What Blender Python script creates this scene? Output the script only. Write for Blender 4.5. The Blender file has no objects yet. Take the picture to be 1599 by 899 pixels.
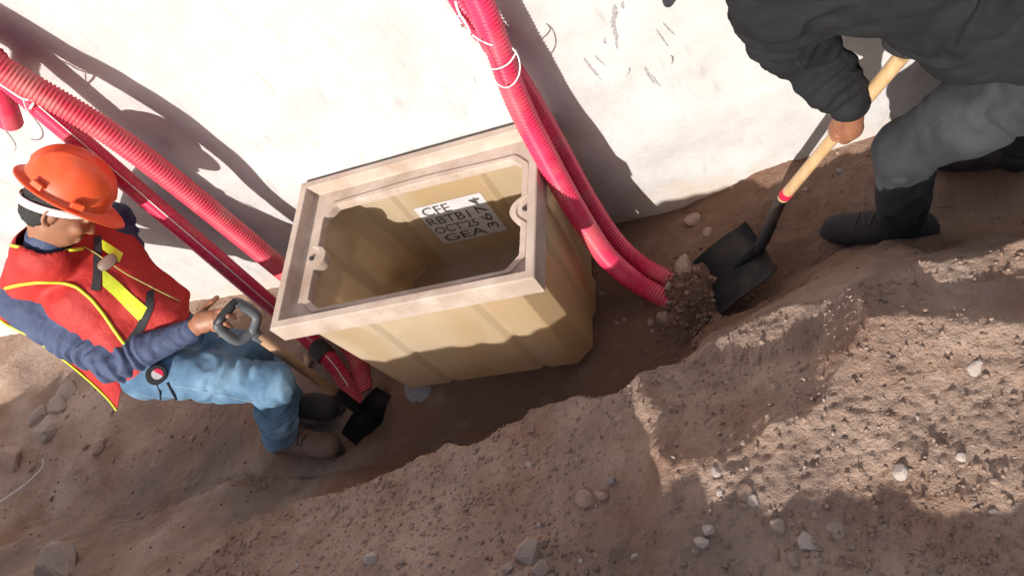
import bpy, bmesh, math, random
import numpy as np
from mathutils import Vector, Matrix
from mathutils.bvhtree import BVHTree
random.seed(7)
SC = bpy.context.scene
COL = SC.collection

# ------------------------------------------------------------------ camera
# world: X along the wall, Y towards the wall (plaster face at Y = 0.67), Z up, Z = 0 at the rim of the box
FOC = 1200.06
CC = np.array([1.69604, -1.13225, 1.72476])
RR = np.array([[0.91262453, 0.03690704, -0.40712938],
               [-0.17628679, -0.86302642, -0.47340085],
               [-0.36883524, 0.50380876, -0.78111286]])
cam = bpy.data.cameras.new('camera')
cam.sensor_width = 36.0
cam.lens = 36.0 * FOC / 1599.0
cam.clip_start = 0.05
cam.clip_end = 500
camo = bpy.data.objects.new('camera', cam)
COL.objects.link(camo)
M = Matrix.Identity(4)
for i in range(3):
    M[i][0] = RR[0][i]; M[i][1] = -RR[1][i]; M[i][2] = -RR[2][i]; M[i][3] = CC[i]
camo.matrix_world = M
SC.camera = camo

# ------------------------------------------------------------------ light
SUN = Vector((0.28, 1.0, -0.573)).normalized()
world = bpy.data.worlds.new('World')
SC.world = world
world.use_nodes = True
wn = world.node_tree
sky = wn.nodes.new('ShaderNodeTexSky')
sky.sky_type = 'NISHITA'
sky.sun_disc = False
sky.dust_density = 3.0
sky.sun_elevation = math.radians(28.9)
sky.sun_rotation = math.radians(195.6)
wn.links.new(sky.outputs[0], wn.nodes['Background'].inputs[0])
wn.nodes['Background'].inputs[1].default_value = 0.115
sl = bpy.data.lights.new('sun', 'SUN')
sl.energy = 5.0
sl.angle = math.radians(0.53)
sl.color = (1.0, 0.945, 0.875)
slo = bpy.data.objects.new('sun', sl)
COL.objects.link(slo)
slo.rotation_euler = SUN.to_track_quat('-Z', 'Y').to_euler()
slo.location = (0, -6, 6)
SC.view_settings.view_transform = 'Standard'
SC.view_settings.look = 'None'
SC.view_settings.exposure = 0.27
SC.view_settings.gamma = 1.0
SC.view_settings.use_curve_mapping = False

# ------------------------------------------------------------------ pixel helpers (photograph 1599 x 899)
def ray(x, y):
    return RR.T @ np.array([(x - 799.5) / FOC, (y - 449.5) / FOC, 1.0])
def onz(x, y, z):
    d = ray(x, y); return CC + d * ((z - CC[2]) / d[2])
def ony(x, y, Y):
    d = ray(x, y); return CC + d * ((Y - CC[1]) / d[1])

# ------------------------------------------------------------------ noise
_rng = np.random.RandomState(11)
_T2 = _rng.rand(256, 256)
_T3 = _rng.rand(64, 64, 64)
def n2(x, y):
    x = np.asarray(x, float) + 1000.3; y = np.asarray(y, float) + 1000.7
    i = np.floor(x).astype(int); j = np.floor(y).astype(int)
    u = x - i; v = y - j
    u = u * u * (3 - 2 * u); v = v * v * (3 - 2 * v)
    a = _T2[i & 255, j & 255]; b = _T2[(i + 1) & 255, j & 255]
    c = _T2[i & 255, (j + 1) & 255]; d = _T2[(i + 1) & 255, (j + 1) & 255]
    return ((a * (1 - u) + b * u) * (1 - v) + (c * (1 - u) + d * u) * v) * 2 - 1
def f2(x, y, o=4, g=0.5):
    s = 0; a = 1.0
    for k in range(o):
        s = s + a * n2(x * 2 ** k + 17.3 * k, y * 2 ** k - 9.1 * k); a *= g
    return s
def n3(p):
    p = np.asarray(p, float) + 500.37
    i = np.floor(p).astype(int); w = p - i
    w = w * w * (3 - 2 * w)
    i0 = i & 63; i1 = (i + 1) & 63
    def T(a, b, c): return _T3[(i1 if a else i0)[..., 0], (i1 if b else i0)[..., 1], (i1 if c else i0)[..., 2]]
    u, v, t = w[..., 0], w[..., 1], w[..., 2]
    r = 0
    for a in (0, 1):
        for b in (0, 1):
            for c in (0, 1):
                r = r + T(a, b, c) * (u if a else 1 - u) * (v if b else 1 - v) * (t if c else 1 - t)
    return r * 2 - 1

# ------------------------------------------------------------------ materials
def mat(name, c1, c2=None, rough=0.7, scale=8.0, detail=6.0, bump=0.0, bscale=40.0, metal=0.0, c3=None, scale3=2.0,
        translucent=0.0, sss=0.0, spec=0.5, bdist=0.004, coat=0.0, sheen=0.0, wrinkle=0.0, wscale=14.0, lo=0.35, hi=0.65, stretch=None):
    m = bpy.data.materials.new(name)
    m.use_nodes = True
    nt = m.node_tree; N = nt.nodes; L = nt.links
    bs = N['Principled BSDF']
    bs.inputs['Roughness'].default_value = rough
    bs.inputs['Metallic'].default_value = metal
    bs.inputs['Specular IOR Level'].default_value = spec
    bs.inputs['Coat Weight'].default_value = coat
    bs.inputs['Sheen Weight'].default_value = sheen
    if sss:
        bs.inputs['Subsurface Weight'].default_value = sss
        bs.inputs['Subsurface Radius'].default_value = (0.012, 0.006, 0.003)
        bs.inputs['Subsurface Scale'].default_value = 1.0
    tc = N.new('ShaderNodeTexCoord')
    vec = tc.outputs['Object']
    if stretch:
        mp = N.new('ShaderNodeMapping'); mp.inputs['Scale'].default_value = stretch
        L.new(vec, mp.inputs['Vector']); vec = mp.outputs['Vector']
    out = None
    if c2 is not None:
        nz = N.new('ShaderNodeTexNoise'); nz.inputs['Scale'].default_value = scale; nz.inputs['Detail'].default_value = detail
        nz.inputs['Roughness'].default_value = 0.62
        L.new(vec, nz.inputs['Vector'])
        cr = N.new('ShaderNodeValToRGB')
        cr.color_ramp.elements[0].position = lo; cr.color_ramp.elements[1].position = hi
        cr.color_ramp.elements[0].color = (*c1, 1); cr.color_ramp.elements[1].color = (*c2, 1)
        L.new(nz.outputs['Fac'], cr.inputs['Fac'])
        out = cr.outputs['Color']
        if c3 is not None:
            nz3 = N.new('ShaderNodeTexNoise'); nz3.inputs['Scale'].default_value = scale3; nz3.inputs['Detail'].default_value = 5
            L.new(vec, nz3.inputs['Vector'])
            mr = N.new('ShaderNodeMapRange'); mr.inputs['From Min'].default_value = 0.48; mr.inputs['From Max'].default_value = 0.66
            L.new(nz3.outputs['Fac'], mr.inputs['Value'])
            mx = N.new('ShaderNodeMix'); mx.data_type = 'RGBA'
            L.new(mr.outputs['Result'], mx.inputs['Factor']); L.new(out, mx.inputs[6]); mx.inputs[7].default_value = (*c3, 1)
            out = mx.outputs[2]
        L.new(out, bs.inputs['Base Color'])
    else:
        bs.inputs['Base Color'].default_value = (*c1, 1)
    if bump:
        nb = N.new('ShaderNodeTexNoise'); nb.inputs['Scale'].default_value = bscale; nb.inputs['Detail'].default_value = 8
        nb.inputs['Roughness'].default_value = 0.65
        L.new(vec, nb.inputs['Vector'])
        bp = N.new('ShaderNodeBump'); bp.inputs['Strength'].default_value = bump; bp.inputs['Distance'].default_value = bdist
        L.new(nb.outputs['Fac'], bp.inputs['Height']); L.new(bp.outputs['Normal'], bs.inputs['Normal'])
    if wrinkle:
        nw = N.new('ShaderNodeTexNoise'); nw.inputs['Scale'].default_value = wscale; nw.inputs['Detail'].default_value = 3; nw.inputs['Distortion'].default_value = .5
        L.new(vec, nw.inputs['Vector'])
        bw = N.new('ShaderNodeBump'); bw.inputs['Strength'].default_value = wrinkle; bw.inputs['Distance'].default_value = .03
        L.new(nw.outputs['Fac'], bw.inputs['Height'])
        if bump: L.new(bw.outputs['Normal'], bp.inputs['Normal'])
        else: L.new(bw.outputs['Normal'], bs.inputs['Normal'])
    if translucent:
        tr = N.new('ShaderNodeBsdfTranslucent')
        if out is not None: L.new(out, tr.inputs['Color'])
        else: tr.inputs['Color'].default_value = (*c1, 1)
        mxs = N.new('ShaderNodeMixShader'); mxs.inputs[0].default_value = translucent
        L.new(bs.outputs[0], mxs.inputs[1]); L.new(tr.outputs[0], mxs.inputs[2])
        L.new(mxs.outputs[0], N['Material Output'].inputs['Surface'])
    m['p'] = 1
    return m

# ------------------------------------------------------------------ object helpers
ORI = {}
def thing(name, label, cat, loc, group=None):
    o = bpy.data.objects.new(name, None)
    o.empty_display_size = 0.05
    COL.objects.link(o)
    o.location = tuple(float(v) for v in loc)
    o['label'] = label; o['category'] = cat
    if group: o['group'] = group
    ORI[o.name] = np.array(loc, float)
    return o
def build(name, V, F, m, parent=None, smooth=True, org=None, mi=None, label=None, cat=None, group=None, kind=None, sharp=None):
    V = np.asarray(V, float)
    if parent is not None: og = ORI[parent.name]
    elif org is None:
        mn = V.min(0); mx_ = V.max(0); og = np.array([(mn[0] + mx_[0]) / 2, (mn[1] + mx_[1]) / 2, mn[2]])
    else: og = np.array(org, float)
    me = bpy.data.meshes.new(name)
    V2 = V - og
    if isinstance(F, np.ndarray):
        nf = len(F); k = F.shape[1]
        me.vertices.add(len(V2)); me.vertices.foreach_set('co', V2.astype(np.float32).ravel())
        me.loops.add(nf * k); me.loops.foreach_set('vertex_index', F.astype(np.int32).ravel())
        me.polygons.add(nf); me.polygons.foreach_set('loop_start', np.arange(0, nf * k, k, dtype=np.int32))
        try: me.polygons.foreach_set('loop_total', np.full(nf, k, dtype=np.int32))
        except Exception: pass
        me.update(calc_edges=True); me.validate()
    else:
        me.from_pydata([tuple(v) for v in V2], [], [tuple(int(i) for i in f) for f in F])
        me.update()
    if smooth: me.polygons.foreach_set('use_smooth', np.ones(len(me.polygons), dtype=bool))
    ms = m if isinstance(m, (list, tuple)) else [m]
    for x in ms: me.materials.append(x)
    if mi is not None and len(mi) == len(me.polygons): me.polygons.foreach_set('material_index', np.asarray(mi, dtype=np.int32))
    if smooth and sharp: me.set_sharp_from_angle(angle=math.radians(sharp))
    o = bpy.data.objects.new(name, me)
    COL.objects.link(o)
    if parent is not None:
        o.parent = parent; ORI[o.name] = og
        if parent.parent is not None or parent.type == 'MESH':
            pass
    else:
        o.location = tuple(og); ORI[o.name] = og
    if label: o['label'] = label
    if cat: o['category'] = cat
    if group: o['group'] = group
    if kind: o['kind'] = kind
    return o
def bevel(o, w, seg=2, ang=35):
    b = o.modifiers.new('bevel', 'BEVEL'); b.width = w; b.segments = seg; b.limit_method = 'ANGLE'; b.angle_limit = math.radians(ang)
    return o

def catmull(P, n):
    P = np.asarray(P, float); k = len(P)
    Q = np.vstack([2 * P[0] - P[1], P, 2 * P[-1] - P[-2]])
    out = []
    for i in range(k - 1):
        t = np.linspace(0, 1, n, endpoint=False)[:, None]
        a, b, c, d = Q[i], Q[i + 1], Q[i + 2], Q[i + 3]
        out.append(.5 * (2 * b + (c - a) * t + (2 * a - 5 * b + 4 * c - d) * t ** 2 + (3 * b - a - 3 * c + d) * t ** 3))
    out.append(P[-1:])
    return np.vstack(out)
def resample(P, step):
    d = np.r_[0, np.cumsum(np.linalg.norm(np.diff(P, axis=0), axis=1))]
    n = max(2, int(round(d[-1] / step)) + 1)
    s = np.linspace(0, d[-1], n)
    return np.c_[[np.interp(s, d, P[:, i]) for i in range(3)]].T, s
def frames(P):
    T = np.gradient(P, axis=0); T /= np.linalg.norm(T, axis=1)[:, None] + 1e-12
    a = np.array([0, 0, 1.]) if abs(T[0][2]) < .9 else np.array([1., 0, 0])
    U = np.zeros_like(P); u = a - T[0] * (a @ T[0]); u /= np.linalg.norm(u)
    for i in range(len(P)):
        u = u - T[i] * (u @ T[i]); u /= np.linalg.norm(u); U[i] = u
    return T, U, np.cross(T, U)
def tube(P, r, seg=12, cap=True, sq=None):
    P = np.asarray(P, float); n = len(P)
    r = np.broadcast_to(np.asarray(r, float), (n,))
    T, U, W = frames(P)
    a = np.linspace(0, 2 * math.pi, seg, endpoint=False)
    ca, sa = np.cos(a), np.sin(a)
    kx, ky = sq if sq else (1, 1)
    V = P[:, None, :] + r[:, None, None] * (kx * ca[None, :, None] * U[:, None, :] + ky * sa[None, :, None] * W[:, None, :])
    V = V.reshape(-1, 3)
    i = np.arange(n - 1)[:, None] * seg; j = np.arange(seg)[None, :]; jn = (j + 1) % seg
    F = np.stack([i + j, i + jn, i + seg + jn, i + seg + j], -1).reshape(-1, 4)
    F = [tuple(f) for f in F] if cap else F
    if cap:
        F.append(tuple(range(seg - 1, -1, -1))); F.append(tuple((n - 1) * seg + k for k in range(seg)))
    return V, F
class MB:
    def __init__(s): s.V = []; s.F = []
    def add(s, V, F):
        o = len(s.V); s.V.extend([tuple(v) for v in V]); s.F.extend([tuple(int(i) + o for i in f) for f in F]); return s
    def box(s, a, b):
        (x0, y0, z0), (x1, y1, z1) = a, b
        s.add([(x0, y0, z0), (x1, y0, z0), (x1, y1, z0), (x0, y1, z0), (x0, y0, z1), (x1, y0, z1), (x1, y1, z1), (x0, y1, z1)],
              [(0, 3, 2, 1), (4, 5, 6, 7), (0, 1, 5, 4), (1, 2, 6, 5), (2, 3, 7, 6), (3, 0, 4, 7)]); return s
    def tube(s, P, r, seg=10, **k): return s.add(*tube(P, r, seg, **k))

# ------------------------------------------------------------------ terrain height
_cx = []
for (px, z) in [((280, 899), -.12), ((360, 840), -.12), ((450, 790), -.12), ((560, 740), -.13), ((680, 690), -.13), ((850, 650), -.13),
                ((960, 608), -.09), ((1100, 545), -.13), ((1200, 490), -.145), ((1300, 440), -.11), ((1450, 400), 0.0), ((1599, 385), 0.0)]:
    p = onz(*px, z); _cx.append((p[0], p[1], z))
_cx = [(-2.6, -1.15, -.15), (-.9, -1.0, -.13)] + _cx + [(3.2, -.2, 0.0)]
_cx = np.array(_cx)
def sstep(a, b, t):
    t = np.clip((t - a) / (b - a), 0, 1); return t * t * (3 - 2 * t)
def smax(a, b, k): h = np.clip(.5 + .5 * (a - b) / k, 0, 1); return b * (1 - h) + a * h + k * h * (1 - h)
def height(x, y, fine=True):
    x = np.asarray(x, float); y = np.asarray(y, float)
    wob = .05 * n2(x * 3.1, y * 3.1 + 5) + .022 * n2(x * 9.3, y * 9.3) + .010 * n2(x * 23, y * 23)
    yc = np.interp(x, _cx[:, 0], _cx[:, 1]); zc = np.interp(x, _cx[:, 0], _cx[:, 2])
    # trench floor
    zf = np.interp(x, [-6, -2.5, -1.2, -.6, 0, 1.0, 1.35, 1.75, 2.3, 4, 8], [-.5, -.55, -.59, -.64, -.665, -.67, -.66, -.63, -.60, -.55, -.5])
    zf = zf + .02 * n2(x * 2.3, y * 2.3) + .015 * n2(x * 6, y * 6 + 3)
    # soil along the foot of the wall
    zw = np.interp(x, [-6, -2.2, -1.2, -.3, 1.0, 1.25, 1.42, 1.55, 2.0, 3, 8], [-.5, -.55, -.62, -.7, -.74, -.73, -.67, -.60, -.545, -.52, -.5])
    k = sstep(.28, .72, y + .4 * wob)
    zf = zf * (1 - k) + zw * k
    # the near bank
    wid = np.interp(x, [-3, -.6, -.2, .2, 1.1, 1.35, 1.6, 2.1, 3.2], [.75, .62, .42, .26, .24, .40, .42, .44, .46])
    t = np.clip((y + wob * .9 - yc) / wid, 0, 1)
    face = 1 - t ** np.interp(x, [-.6, .2, 1.1, 1.5], [1.0, .7, .7, .9])
    face = np.clip(face, 0, 1)
    # bank top: rises towards the spoil heap behind; raised crusty hump on the right
    dy = np.clip(yc - y, 0, 10)
    top = zc + .16 * dy + .25 * np.clip(dy - .15, 0, 1) * (1 - sstep(.9, 1.35, x))
    hump_l = sstep(1.18, 1.29, x + .45 * wob + .08 * (y + .5))
    yr = np.interp(x, [1.1, 1.22, 1.27, 1.33, 1.48, 1.55, 1.64, 1.70, 1.77, 1.9, 2.05, 3.2], [-.44, -.44, -.53, -.59, -.58, -.54, -.52, -.44, -.35, -.36, -.39, -.42]) + .55 * wob
    zr = np.interp(x, [1.1, 1.5, 2.0, 3.2], [.06, .075, .095, .11])
    hump = np.where(y < yr, zr + .02 * np.clip(yr - y, 0, .4) / .4 - .0 * y, zr - .82 * (y - yr))
    hump = smax(hump, zc - .03 + 0 * y, .03)
    top = top * (1 - hump_l) + np.maximum(top, hump) * hump_l
    # spoil heap ridge behind the photographer
    hc = np.interp(x, [-30, -6, -3, -1.5, -.4, .2, .45, .65, .85, 1.3, 1.8, 2.3, 3.5, 8, 30], [.3, .52, .62, .70, .69, .67, .685, .74, .72, .695, .735, .74, .70, .5, .3])
    hc = hc + .02 * n2(x * 2.1, 3.3) + .035 * n2(x * 6.7, 8.8) + .02 * n2(x * 17, 1.2)
    base = smax(top, np.full_like(top, -.3), .05)
    ridge = hc - np.abs(y + 1.75) * .75
    base = np.where(y < -1.0, np.maximum(np.minimum(base, .12 + 0 * base), ridge), base)
    base = np.where(y < -2.3, smax(ridge, .05 + 0 * ridge, .1), base)
    far = sstep(4, 9, np.abs(x - .5))
    z = zf + (base - zf) * face
    z = np.where(y >= yc + wid, zf, z)
    md = onz(1078, 452, -.60); z = z + .10 * np.exp(-(((x - md[0]) / .115) ** 2 + ((y - md[1]) / .12) ** 2))
    if fine: z = z + .02 * np.exp(-(((x - md[0]) / .13) ** 2 + ((y - md[1]) / .15) ** 2)) * f2(x * 30, y * 30, 3, .7)
    pt = onz(575, 655, -.66); z = z - .07 * np.exp(-(((x - pt[0]) / .09) ** 2 + ((y - pt[1]) / .09) ** 2))
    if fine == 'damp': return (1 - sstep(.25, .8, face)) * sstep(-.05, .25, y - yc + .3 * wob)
    if fine:
        m = np.where(face > .02, 1.0, .8)
        soft = np.interp(x, [-1.2, -.2, .2], [.6, .6, 1.0])
        z = z + m * soft * (.010 * f2(x * 5, y * 5, 2) + .0030 * f2(x * 24, y * 24, 2, .6) + .0026 * f2(x * 70, y * 70, 2, .7))
        r = 1 - np.abs(n2(x * 13 + 4, y * 13)); z = z + .005 * soft * m * (r ** 3)
        cr = np.clip(f2(x * 55, y * 55, 2) - .25, 0, 1); z = z + .006 * cr * m
        hg = hump_l * np.clip(1 - np.abs(y + .55) / .3, 0, 1); z = z + hg * .0045 * f2(x * 95, y * 95, 2, .8)
        # eroded strata on the bank face
        z = z + np.where((face > .02) & (face < .98), .018 * n2(x * 2.5 + 30, (z) * 22), 0)
    return z
def grid_axis(lo, hi, step, ext, g=1.35):
    a = list(np.arange(lo, hi + 1e-9, step)); s = step
    while a[-1] < ext[1]: s = min(s * g, 6); a.append(a[-1] + s)
    s = step; b = [lo]
    while b[-1] > ext[0]: s = min(s * g, 6); b.append(b[-1] - s)
    return np.array(b[:0:-1] + a)
def ground_z(x, y): return float(height(np.array([x]), np.array([y]))[0])

M_SOIL = mat('soil', (.315, .195, .137), (.52, .385, .305), rough=.95, scale=3.5, bump=1.0, bscale=130, c3=(.30, .215, .175), scale3=2.4, spec=.1, bdist=.012)
gx = grid_axis(-2.7, 2.75, .0062, (-60, 60)); gy = grid_axis(-.96, .70, .0062, (-60, 60))
GX, GY = np.meshgrid(gx, gy, indexing='ij')
GZ = height(GX, GY)
def grid_faces(nx, ny):
    i = np.arange(nx - 1)[:, None] * ny; j = np.arange(ny - 1)[None, :]
    return np.stack([i + j, i + ny + j, i + ny + j + 1, i + j + 1], -1).reshape(-1, 4)
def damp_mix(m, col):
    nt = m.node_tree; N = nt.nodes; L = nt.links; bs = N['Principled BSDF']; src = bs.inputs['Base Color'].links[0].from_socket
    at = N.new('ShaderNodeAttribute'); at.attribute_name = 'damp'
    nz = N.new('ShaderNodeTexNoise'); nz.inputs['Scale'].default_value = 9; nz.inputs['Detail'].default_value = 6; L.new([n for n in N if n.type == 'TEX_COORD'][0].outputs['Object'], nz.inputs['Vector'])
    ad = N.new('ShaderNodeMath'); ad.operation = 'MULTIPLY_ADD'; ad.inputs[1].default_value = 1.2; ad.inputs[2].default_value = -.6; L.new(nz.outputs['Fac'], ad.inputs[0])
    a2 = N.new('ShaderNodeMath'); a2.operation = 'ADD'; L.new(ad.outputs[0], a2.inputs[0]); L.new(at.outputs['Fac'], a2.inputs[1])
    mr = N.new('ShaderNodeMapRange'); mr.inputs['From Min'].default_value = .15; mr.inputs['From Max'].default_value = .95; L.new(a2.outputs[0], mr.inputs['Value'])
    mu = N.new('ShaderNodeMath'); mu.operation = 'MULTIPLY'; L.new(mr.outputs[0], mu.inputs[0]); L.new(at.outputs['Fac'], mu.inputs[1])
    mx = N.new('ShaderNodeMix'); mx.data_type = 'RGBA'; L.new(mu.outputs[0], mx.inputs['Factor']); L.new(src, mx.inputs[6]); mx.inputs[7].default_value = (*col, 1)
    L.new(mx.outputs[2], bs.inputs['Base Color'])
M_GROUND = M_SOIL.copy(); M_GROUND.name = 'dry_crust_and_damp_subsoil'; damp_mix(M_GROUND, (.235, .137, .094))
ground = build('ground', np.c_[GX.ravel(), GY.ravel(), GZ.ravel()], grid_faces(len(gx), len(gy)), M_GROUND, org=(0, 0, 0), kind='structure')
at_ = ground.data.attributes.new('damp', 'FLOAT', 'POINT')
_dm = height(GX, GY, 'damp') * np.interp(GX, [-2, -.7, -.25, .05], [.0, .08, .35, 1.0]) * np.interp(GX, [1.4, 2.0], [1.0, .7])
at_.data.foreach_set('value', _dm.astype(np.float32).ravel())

# ------------------------------------------------------------------ wall
def plaster():
    m = mat('white_plaster', (.45, .435, .43), (.56, .546, .542), rough=.9, scale=3.0, bump=.8, bscale=22, spec=.2, bdist=.006)
    nt = m.node_tree; N = nt.nodes; L = nt.links; bs = N['Principled BSDF']
    src = bs.inputs['Base Color'].links[0].from_socket
    tc = [n for n in N if n.type == 'TEX_COORD'][0]
    mp = N.new('ShaderNodeMapping'); mp.inputs['Rotation'].default_value = (0, math.radians(35), 0); mp.inputs['Scale'].default_value = (9, 9, 2.2)
    L.new(tc.outputs['Object'], mp.inputs['Vector'])
    nz = N.new('ShaderNodeTexNoise'); nz.inputs['Scale'].default_value = 2.2; nz.inputs['Detail'].default_value = 7; nz.inputs['Roughness'].default_value = .7
    L.new(mp.outputs[0], nz.inputs['Vector'])
    mr = N.new('ShaderNodeMapRange'); mr.inputs['From Min'].default_value = .56; mr.inputs['From Max'].default_value = .74
    L.new(nz.outputs['Fac'], mr.inputs['Value'])
    mu = N.new('ShaderNodeMath'); mu.operation = 'MULTIPLY'; mu.inputs[1].default_value = .55
    L.new(mr.outputs[0], mu.inputs[0])
    mx = N.new('ShaderNodeMix'); mx.data_type = 'RGBA'; L.new(mu.outputs[0], mx.inputs['Factor']); L.new(src, mx.inputs[6]); mx.inputs[7].default_value = (.27, .26, .265, 1)
    # splashed soil near the foot of the wall
    sp = N.new('ShaderNodeSeparateXYZ'); L.new(tc.outputs['Object'], sp.inputs[0])
    n4 = N.new('ShaderNodeTexNoise'); n4.inputs['Scale'].default_value = 6; n4.inputs['Detail'].default_value = 8; L.new(tc.outputs['Object'], n4.inputs['Vector'])
    ad = N.new('ShaderNodeMath'); ad.operation = 'MULTIPLY_ADD'; ad.inputs[1].default_value = .55; L.new(n4.outputs['Fac'], ad.inputs[0]); L.new(sp.outputs['Z'], ad.inputs[2])
    m5 = N.new('ShaderNodeMapRange'); m5.inputs['From Min'].default_value = .86; m5.inputs['From Max'].default_value = .66
    L.new(ad.outputs[0], m5.inputs['Value'])
    mx2 = N.new('ShaderNodeMix'); mx2.data_type = 'RGBA'; L.new(m5.outputs[0], mx2.inputs['Factor']); L.new(mx.outputs[2], mx2.inputs[6]); mx2.inputs[7].default_value = (.52, .44, .37, 1)
    L.new(mx2.outputs[2], bs.inputs['Base Color'])
    return m
M_WALL = plaster()
WY = .66
wx = np.arange(-4.2, 5.001, .025); wz = np.arange(-1.1, 2.601, .025)
WX, WZ = np.meshgrid(wx, wz, indexing='ij')
WYs = WY + .006 * f2(WX * 1.6, WZ * 1.6, 3) + .0035 * f2(WX * 8, WZ * 8, 3) - .026 * np.exp(-(np.clip(np.abs(WX - .42) - .40, 0, 9) / .25) ** 2 - ((WZ + .06) / .14) ** 2)
V = np.c_[WX.ravel(), WYs.ravel(), WZ.ravel()]
F = grid_faces(len(wx), len(wz))
nv = len(V)
b = np.array([(-4.2, .92, -1.1), (5.0, .92, -1.1), (5.0, .92, 2.6), (-4.2, .92, 2.6)])
V = np.vstack([V, b])
nx, nz_ = len(wx), len(wz)
Fl = [tuple(f) for f in F]
Fl.append((nv, nv + 3, nv + 2, nv + 1))
Fl.append(tuple([(i) * nz_ + nz_ - 1 for i in range(nx)] + [nv + 2, nv + 3]))
Fl.append(tuple([j for j in range(nz_)][::-1] + [nv, nv + 3][0:1] + [nv + 3]))
Fl.append(tuple([(nx - 1) * nz_ + j for j in range(nz_)] + [nv + 2, nv + 1]))
wall = build('plastered_wall', V, Fl, M_WALL, org=(.4, .67, -1.1), label='sunlit rough white plastered wall rising behind the trench', cat='wall', sharp=50)

# ------------------------------------------------------------------ the box
M_RIM = mat('polymer_concrete', (.41, .325, .27), (.50, .41, .35), rough=.85, scale=14, bump=.35, bscale=160, c3=(.34, .255, .20), scale3=5, spec=.25, bdist=.002)
M_FIB = mat('fibreglass', (.64, .525, .365), (.72, .615, .465), rough=.42, scale=5, bump=.25, bscale=14, c3=(.63, .475, .285), scale3=3, translucent=.5, bdist=.003, stretch=(1, 1, .35))
M_PAINTW = mat('label_paint', (.54, .53, .54), (.46, .45, .46), rough=.6, scale=30)
M_INK = mat('stencil_ink', (.05, .045, .05), (.10, .09, .09), rough=.6, scale=60)
BL, BW, RH = .95, .61, .087
cxb, cyb = BL / 2, BW / 2
box = thing('handhole_box', 'open cream fibreglass handhole box with tan concrete rim standing in the trench', 'box', (cxb, cyb, -.66))
def inside_open(x, y):
    x0, x1, y0, y1, c = .098, .878, .078, .505, .045
    ok = (x > x0) & (x < x1) & (y > y0) & (y < y1)
    for sx, ex in ((1, x0), (-1, x1)):
        for sy, ey in ((1, y0), (-1, y1)):
            ok &= ((x - ex) * sx + (y - ey) * sy) > c
    ok &= np.hypot(x - .090, y - .29) > .047
    ok &= np.hypot(x - .886, y - .29) > .047
    return ok
angs = np.linspace(0, 2 * math.pi, 220, endpoint=False)
extra = []
for d in (0, .028, .05): 
    for sx in (-1, 1):
        for sy in (-1, 1): extra.append(math.atan2(sy * (cyb - d), sx * (cxb - d)) % (2 * math.pi))
angs = np.unique(np.round(np.r_[angs, extra], 6))
dirs = np.c_[np.cos(angs), np.sin(angs)]
def rect_r(d): return np.minimum((cxb - d) / np.maximum(np.abs(dirs[:, 0]), 1e-9), (cyb - d) / np.maximum(np.abs(dirs[:, 1]), 1e-9))
rr = np.linspace(.05, .6, 1400)
ins = inside_open(cxb + dirs[:, 0][:, None] * rr, cyb + dirs[:, 1][:, None] * rr)
r_open = np.array([rr[np.argmin(row)] if not row.all() else rr[-1] for row in ins])
def loop(r, z): return np.c_[cxb + dirs[:, 0] * r, cyb + dirs[:, 1] * r, np.full(len(r), z)]
rough_edge = r_open + .0018 * n2(angs * 40, angs * 0)
loops = [loop(rect_r(.006), -RH), loop(rect_r(.0), -RH + .004), loop(rect_r(0), 0 - .003), loop(rect_r(.004), 0), loop(rect_r(.028), 0), loop(rect_r(.030), -.003),
         loop(rect_r(.034), -.047), loop(np.minimum(rect_r(.06), rect_r(.034)), -.050),
         loop(np.maximum(r_open + .028, r_open), -.050), loop(r_open + .022, -.044), loop(r_open + .002, -.045), loop(rough_edge, -.049), loop(rough_edge + .004, -.082), loop(rect_r(.03), -.0865)]
lr = [l for l in loops]
for k in (8, 9): 
    lim = rect_r(.036); rk = np.hypot(lr[k][:, 0] - cxb, lr[k][:, 1] - cyb); f = np.minimum(1, lim / rk)
    lr[k][:, 0] = cxb + (lr[k][:, 0] - cxb) * f; lr[k][:, 1] = cyb + (lr[k][:, 1] - cyb) * f
rk7 = rect_r(.036)
lr[7] = loop(rk7, -.050)
n = len(angs)
V = np.vstack(lr); F = []
for k in range(len(lr)):
    a0 = k * n; b0 = ((k + 1) % len(lr)) * n
    for i in range(n): j = (i + 1) % n; F.append((a0 + i, a0 + j, b0 + j, b0 + i))
rim = build('rim', V, F, M_RIM, box, sharp=28, label='tan polymer concrete rim with a recessed lid seat')
# bolt holes in the two lugs
M_HOLE = mat('dark_hole', (.035, .03, .028), rough=.9)
for cx_ in (.078, .893):
    a = np.linspace(0, 2 * math.pi, 14, endpoint=False)
    V = [(cx_ + .0085 * math.cos(t), .29 + .0085 * math.sin(t), -.0425) for t in a] + [(cx_ + .0085 * math.cos(t), .29 + .0085 * math.sin(t), -.049) for t in a]
    build('bolt_hole', V, [tuple(range(14)), tuple(range(27, 13, -1))] + [(i, 14 + i, 14 + (i + 1) % 14, (i + 1) % 14) for i in range(14)], M_HOLE, rim, smooth=False)
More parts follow.
